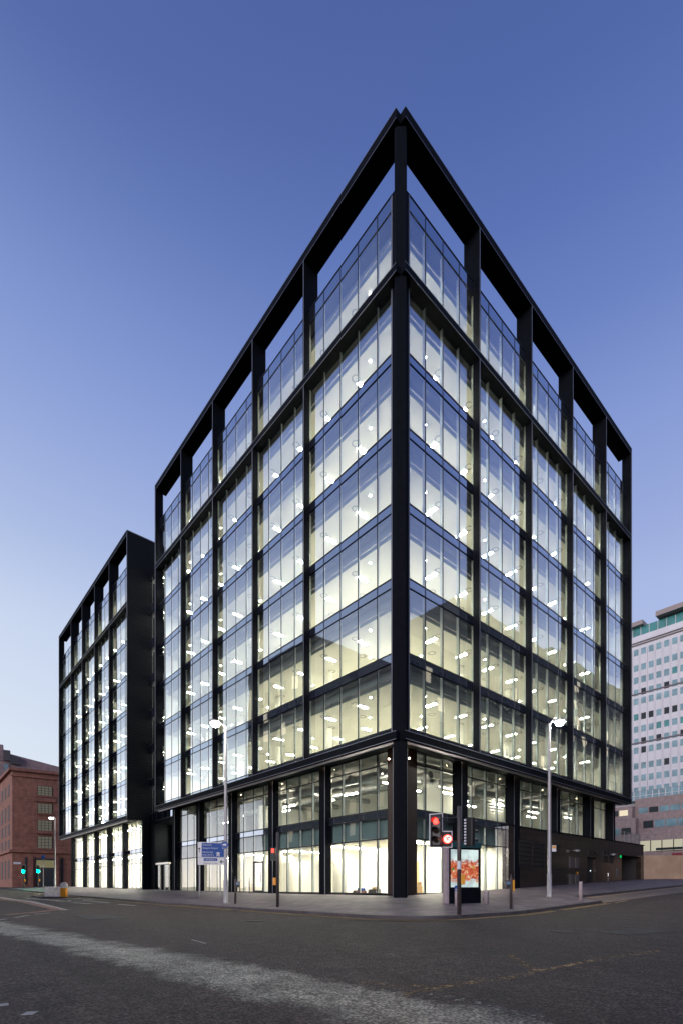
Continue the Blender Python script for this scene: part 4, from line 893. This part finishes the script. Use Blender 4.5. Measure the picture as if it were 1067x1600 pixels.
b = MB(); b.box(-.3, .3, -.2, .2, -.1, .04); b.build('base', 'plastic', ob)
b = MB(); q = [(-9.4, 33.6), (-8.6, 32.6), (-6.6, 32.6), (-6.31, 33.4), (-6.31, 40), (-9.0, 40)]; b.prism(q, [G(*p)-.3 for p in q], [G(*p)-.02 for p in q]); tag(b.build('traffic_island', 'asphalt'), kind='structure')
# ---------------------------------------------------------------- hoarding, tower and podium on the right
ho = empty('plywood_hoarding', (37.5, 0, .7)); tag(ho, 'plain brown plywood hoarding closing the site beyond the garage', 'hoarding')
hx, hy_ = 37.6, 1.4; dx, dy = .752, -.659
for k in range(9):
    a0, a1 = k*1.22, (k+1)*1.22-.012; b = MB(); z = .2
    P = [(hx+dx*a0, hy_+dy*a0), (hx+dx*a1, hy_+dy*a1), (hx+dx*a1+.03, hy_+dy*a1+.03), (hx+dx*a0+.03, hy_+dy*a0+.03)]
    b.prism(P, z, 3.22); wpart(b, 'board', 'ply', ho)
tw = empty('tower_block', (128, 10, 2)); tag(tw, 'tall white panelled tower with teal windows behind the office block', 'tower block')
TX = 128.
b = MB(); b.box(TX+.4, TX+22, -24, 60, 2, 65.0); wpart(b, 'wall', 'towerw', tw)
cols = MB(); jt = MB()
pitch = 1.78; y0 = 33.0-1.78*30+.0
ys = [33.0-pitch*k+ (0) for k in range(-14, 32)]
zr = [63.06-.0, 59.9, 56.7, 53.5]
levels = []
for gi in range(3):
    for r in range(4): levels.append((gi, r, 63.2-13.0*gi-(0 if r == 0 else .9)-3.25*r+.0))
for y in ys:
    for gi in range(3): cols.box(TX+.05, TX+.4, y-pitch/2-.13, y-pitch/2+.13, 51.2-13*gi+.2, 62.9-13*gi)
wpart(cols, 'pilasters', 'towerw', tw)
for gi in range(4): jt.box(TX+.25, TX+.5, -24, 60, 51.0-13*gi+13, 51.35-13*gi+13)
wpart(jt, 'joint_line', 'towerj', tw)
wl_ = []
for gi, r, z in levels:
    for y in ys: wl_.append((math.hypot(y-22, z-45), y, z, r))
wl_.sort(); restw = MB()
wm = ['bluewin', 'setback', 'darkwin']
for i, (_, y, z, r) in enumerate(wl_):
    inset_ = .36
    if 14 < y < 36 and i < 96:
        b = MB(); b.box(TX+inset_, TX+.45, y-.62, y+.5, z-1.75, z-.1); wpart(b, 'window', rnd.choice(['bluewin', 'bluewin', 'bluewin', 'bluewin', 'setback', 'darkwin']), tw)
    else: restw.box(TX+inset_, TX+.45, y-.62, y+.5, z-1.75, z-.1)
tag(wpart(restw, 'windows', 'bluewin', tw), kind='stuff')
b = MB(); b.box(TX+1.2, TX+18, -22, 58, 65, 69.2); wpart(b, 'glass_storey', 'setback', tw)
b = MB(); b.box(TX-.3, TX+3, -24, 60, 64.7, 65.3); b.box(TX+.2, TX+.3, -24, 60, 65.3, 66.5)
for y in range(-24, 60, 2): b.box(TX+1.1, TX+1.2, y, y+.12, 65.3, 69.2)
wpart(b, 'parapet', 'towerw', tw)
b = MB(); b.box(TX-.8, TX+16, -20, 28, 69.6, 70.8); b.box(TX-.2, TX+16, 31.2, 60, 69.2, 70.3); wpart(b, 'overhanging_roof', plain('roof_pink', (.30, .25, .24), .7), tw)
b = MB(); b.box(TX-2, TX, -24, 60, 22.6, 24.9)
pg = wpart(b, 'glazed_band', 'bluewin', tw)
b = MB()
for k in range(60): b.box(TX-2.08, TX-2, -24+1.45*k, -24+1.45*k+.18, 22.6, 24.9)
b.box(TX-2.1, TX-2, -24, 60, 23.7, 23.82); wpart(b, 'band_mullions', 'towerw', pg)
pod = empty('podium_building', (120, 10, 2)); tag(pod, 'low stepped pinkish brick building at the foot of the white tower', 'building')
b = MB(); b.box(122, 126, -30, 31, 2, 22.4); b.box(120, 126, 31, 60, 2, 20.5); wpart(b, 'upper_tier', 'pod', pod)
b = MB(); b.box(114, 122, -30, 27.5, 2, 17.6); b.box(112, 122, 27.5, 60, 2, 16.4); wpart(b, 'middle_tier', 'pod', pod)
b = MB(); b.box(100, 114, -30, 26, 2, 11.2); wpart(b, 'lower_tier', 'pod', pod)
def winrow(x, y0, y1, z0, z1, step, wd, mats=('darkwin', 'bluewin', 'bluewin')):
    y = y0
    while y < y1:
        b = MB(); b.box(x-.08, x+.1, y, y+wd, z0, z1, 0); wpart(b, 'window', rnd.choice(mats), pod)
        y += step
winrow(122, 12, 30, 18.5, 20.0, 2.3, 2.0); winrow(120, 32, 39, 18.2, 19.6, 2.3, 2.0, ('litwin', 'darkwin')); winrow(114, 10, 26.5, 14.0, 15.7, 2.4, 2.1); winrow(112, 28.5, 37, 12.6, 14.2, 2.4, 2.1)
b = MB(); b.box(99.9, 100.2, -10, 22.5, 7.6, 9.8); ls = wpart(b, 'lit_window_strip', 'litstrip', pod)
b = MB()
for k in range(15): b.box(99.8, 99.9, -9+2.1*k, -8.85+2.1*k, 7.6, 9.8)
b.box(99.82, 99.9, -10, 19.5, 7.5, 7.6); b.box(99.84, 99.9, 2, 19.5, 7.7, 8.2, 0); wpart(b, 'strip_mullions', 'darkwin', ls)
b = MB(); b.box(99.7, 99.95, 12.5, 16.5, 5.4, 7.0); wpart(b, 'red_panel', plain('dark_red_panel', (.20, .02, .03), .5), pod)
# ---------------------------------------------------------------- red sandstone building and the pink one behind it
sb = empty('sandstone_building', (-2.75, 95.37, 0)); tag(sb, 'red sandstone corner building with small paned windows up the left street', 'building')
C0 = Vector((-2.75, 95.37)); CRr = Vector((4.69, 94.16)); CLl = Vector((-2.67, 111.25))
dr_ = (CRr-C0).normalized(); dl = (CLl-C0).normalized()
P = [C0, C0+dr_*22, C0+dr_*22+dl*40, C0+dl*40]
b = MB(); b.prism(P, -1, 22.3); wpart(b, 'wall', 'sand', sb)
nr = Vector((dr_.y, -dr_.x)); nl = Vector((-dl.y, dl.x))
if nr.dot(Vector((CU, CV))-C0) < 0: nr = -nr
if nl.dot(Vector((CU, CV))-C0) < 0: nl = -nl
def facebox(mbx, org, d, n_, s0, s1, o0, o1, z0, z1, m=0):
    p = [org+d*s0+n_*o0, org+d*s1+n_*o0, org+d*s1+n_*o1, org+d*s0+n_*o1]
    ar = sum(p[i].x*p[(i+1) % 4].y-p[(i+1) % 4].x*p[i].y for i in range(4))
    if ar < 0: p = p[::-1]
    mbx.prism(p, z0, z1, m)
b = MB(); facebox(b, C0, dr_, nr, -.5, 22, 0, .55, 21.9, 22.45); facebox(b, C0, dl, nl, -.5, 40, 0, .55, 21.9, 22.45); facebox(b, C0, dr_, nr, -.2, 22, 0, .3, 20.9, 21.1); wpart(b, 'cornice', 'sand', sb)
b = MB(); facebox(b, C0, dr_, nr, -.3, 22, 0, .45, 6.6, 7.1); facebox(b, C0, dl, nl, -.3, 40, 0, .45, 6.6, 7.1); wpart(b, 'string_course', 'sand', sb)
MT['winpane'] = emis('lit_old_window', (.62, .58, .46), .18)
for s0 in (4.1, 14.2):
    for (z0, z1, arch) in ((17.7, 19.5, 0), (14.3, 16.1, 0), (10.9, 12.9, 0), (7.5, 9.8, 1)):
        b = MB(); facebox(b, C0, dr_, nr, s0, s0+2.4, .01, .05, z0, z1); f0 = wpart(b, 'window', 'winpane', sb)
        b = MB()
        for k in range(5): facebox(b, C0, dr_, nr, s0+k*.6-.04, s0+k*.6+.04, .05, .10, z0, z1)
        for k in range(5): facebox(b, C0, dr_, nr, s0, s0+2.4, .05, .09, z0+(z1-z0)*k/4-.03, z0+(z1-z0)*k/4+.03)
        wpart(b, 'glazing_bars', 'darkwin', f0)
        b = MB(); facebox(b, C0, dr_, nr, s0-.3, s0+2.7, 0, .3, z0-.3, z0-.05); wpart(b, 'sill', 'sand', f0)
    b = MB(); facebox(b, C0, dr_, nr, s0-.6, s0+3.0, 0, .45, 16.5, 17.2); wpart(b, 'moulding', 'sand', sb); b = MB(); facebox(b, C0, dr_, nr, s0-.3, s0+2.7, 0, .6, 10.3, 10.65); wpart(b, 'moulding', 'sand', sb)
for r_i, (z0, z1) in enumerate(((17.6, 19.8), (12.8, 15.8), (10.0, 12.2), (7.4, 9.2), (1.6, 5.2))):
    for k in range(4):
        b = MB(); facebox(b, C0, dl, nl, 3.2+4.2*k, 4.9+4.2*k, .01, .06, z0, z1); wpart(b, 'side_window', 'roofdk', sb)
b = MB(); facebox(b, C0, dr_, nr, 3.8, 7.0, .01, .08, -1, 5.6); dw = wpart(b, 'doorway', 'darkwin', sb)
b = MB(); facebox(b, C0, dr_, nr, 3.9, 6.9, .08, .1, 3.8, 5.2); wpart(b, 'fanlight', emis('fanlight', (.5, .45, .25), .35), dw)
for s_ in (3.0, 7.3):
    b = MB(); facebox(b, C0, dr_, nr, s_-.35, s_+.35, 0, .5, -1, 5.9); wpart(b, 'pilaster', 'sand', sb)
for s_ in (2.2, 8.2):
    b = MB(); facebox(b, C0, dr_, nr, s_-.2, s_+.2, .01, .05, .5, 5.7); wpart(b, 'slit_window', 'darkwin', sb)
b = MB(); facebox(b, C0, dr_, nr, .2, 1.4, .01, .06, 4.35, 4.75); wpart(b, 'street_nameplate', 'signwhite', sb)
pk = empty('pink_building', (-10, 125, 0)); tag(pk, 'taller greyish pink stone building rising behind the red sandstone one', 'building')
Q0 = Vector((-10, 123)); 
PF = [A(-10, 111), A(5.5, 112), A(33, 114), A(130, 122)]
b = MB(); b.prism(PF+[A(130, 150), A(10, 150), A(-2, 135)], -1, [31.4, 29.9, 28.6, 27.5, 27.5, 28, 29]); b.prism([A(-10, 110.9), A(5.2, 111.9), A(6, 118), A(-6, 118)], 28, 31.5); wpart(b, 'wall', 'pinkstone', pk)
b = MB(); b.prism([A(5.2, 111.4), A(16, 112.1), A(17, 118), A(7, 118)], 28.0, 30.3); b.prism([A(16.05, 112.0), A(33, 113.4), A(34, 118), A(17, 118)], 27.4, 29.0); wpart(b, 'dark_plant_box', 'roofdk', pk)
for xa, xb, da, db, z0, z1 in ((7, 13.5, 111.9, 112.4, 24.0, 27.3), (25, 31, 113.2, 113.7, 26.3, 26.9), (33.5, 63, 113.8, 116.2, 26.0, 26.5)):
    b = MB(); b.prism([A(xa, da), A(xb, db), A(xb, db+.6), A(xa, da+.6)], z0, z1); wpart(b, 'window', 'bluewin', pk)
# ---------------------------------------------------------------- buildings across both streets, behind the camera, seen mirrored in the glass
def opposite(name, label, poly, z0, z1, facew):
    r = empty(name, (poly[0][0], poly[0][1], 0)); tag(r, label, 'building', 'buildings mirrored in the facades')
    b = MB(); b.prism(poly, z0, z1); wpart(b, 'wall', 'mass', r)
    b = MB(); cx_ = sum(p[0] for p in poly)/len(poly); cy_ = sum(p[1] for p in poly)/len(poly)
    b.prism([(cx_+(p[0]-cx_)*.7, cy_+(p[1]-cy_)*.7) for p in poly], z1, z1+1.6); wpart(b, 'roof', 'roofdk', r)
    wb = MB()
    ax, s0, s1, c0 = facew; nz = int((z1-6)/3.6)
    lit = MB()
    for k in range(nz):
        s = s0+1.2
        while s < s1-1.5:
            q = lit if rnd.random() < .12 else wb; z = 4.5+k*3.6
            if ax == 'x': q.box(c0-.0, c0+.08, s, s+1.3, z, z+2.0)
            else: q.box(s, s+1.3, c0, c0+.08, z, z+2.0)
            s += 3.0
    if wb.v: tag(wpart(wb, 'windows', 'darkwin', r), kind='stuff')
    if lit.v: tag(wpart(lit, 'lit_windows', 'litwin', r), kind='stuff')
opposite('opposite_building', 'dark stone building reflected in the left facade, the tallest part', [(-48, 47), (-30.1, 47), (-30.1, 66.9), (-48, 66.9)], -3, 40.5, ('x', 47, 66.9, -30.1))
opposite('opposite_building', 'dark stone building reflected in the left facade, the middle height part', [(-48, 36.5), (-30.1, 36.5), (-30.1, 46.99), (-48, 46.99)], -3, 33.5, ('x', 36.5, 47, -30.1))
opposite('opposite_building', 'dark stone building reflected in the left facade beside the corner column', [(-48, 12), (-30.1, 12), (-30.1, 36.49), (-48, 36.49)], -3, 24.5, ('x', 12, 36.5, -30.1))
opposite('opposite_building', 'grey building reflected in the right facade near the corner', [(34, -48), (46, -48), (46, -29.1), (34, -29.1)], -3, 35.5, ('y', 34, 46, -29.1))
opposite('opposite_building', 'taller grey building reflected in the middle of the right facade', [(46.01, -48), (76, -48), (76, -29.1), (46.01, -29.1)], -3, 45.0, ('y', 46, 76, -29.1))
opposite('opposite_building', 'grey building reflected at the far end of the right facade', [(76.01, -48), (130, -48), (130, -29.1), (76.01, -29.1)], -3, 46.5, ('y', 76, 130, -29.1))
opposite('opposite_building', 'low building reflected in the right facade beside the corner column', [(2, -46), (33.99, -46), (33.99, -30.0), (2, -30.0)], -3, 15.0, ('y', 2, 34, -30.0))
# ---------------------------------------------------------------- small things in the road surface
def road_disc(x, y, r, name, label, mat='coverm'):
    b = MB(); n = 20; cs = [(x+r*math.cos(2*PI*k/n), y+r*math.sin(2*PI*k/n)) for k in range(n)]
    b.prism(cs, [G(*c)-STEP-.03 for c in cs], [G(*c)-STEP+.012 for c in cs]); return tag(b.build(name, mat), label, 'manhole cover', 'iron covers in the road')
MT['coverm'] = plain('iron_cover', (.04, .034, .032), .85, 0, .3, 25, .4)
road_disc(-9.4, -1.8, .33, 'manhole_cover', 'round iron cover in the left part of the junction')
road_disc(-5.2, -10.6, .33, 'manhole_cover', 'round iron cover in the road beyond the faded yellow lines')
for x, y, rz, lb in ((-6.62, 4.4, 0, 'small iron gully grate by the kerb left of the corner'), (2.6, -6.62, PI/2, 'small iron gully grate by the kerb right of the corner')):
    b = MB(); w_, l_ = (.18, .3) if rz == 0 else (.3, .18)
    cs = [(x-w_, y-l_), (x+w_, y-l_), (x+w_, y+l_), (x-w_, y+l_)]; b.prism(cs, [G(*c)-STEP-.03 for c in cs], [G(*c)-STEP+.016 for c in cs]); tag(b.build('drain_grate', 'coverm'), lb, 'drain grate', 'iron covers in the road')
MT['patch'] = plain('newer_tarmac', (.026, .023, .024), .85, 0, .5, 14, .5)
def patch(pts, lb):
    b = MB(); b.prism(pts, [G(*c)-STEP-.02 for c in pts], [G(*c)-STEP+.007 for c in pts]); return tag(b.build('tarmac_patch', 'patch'), lb, 'tarmac patch', 'repairs in the road')
patch([(-13.2, 4.2), (-11.9, 3.9), (-11.6, 7.6), (-12.9, 7.8)], 'dark oblong tarmac repair on the left side of the junction')
patch([(-4.6, -12.0), (-2.2, -12.4), (-2.0, -11.5), (-4.5, -11.2)], 'dark tarmac repair toward the right edge of the junction')
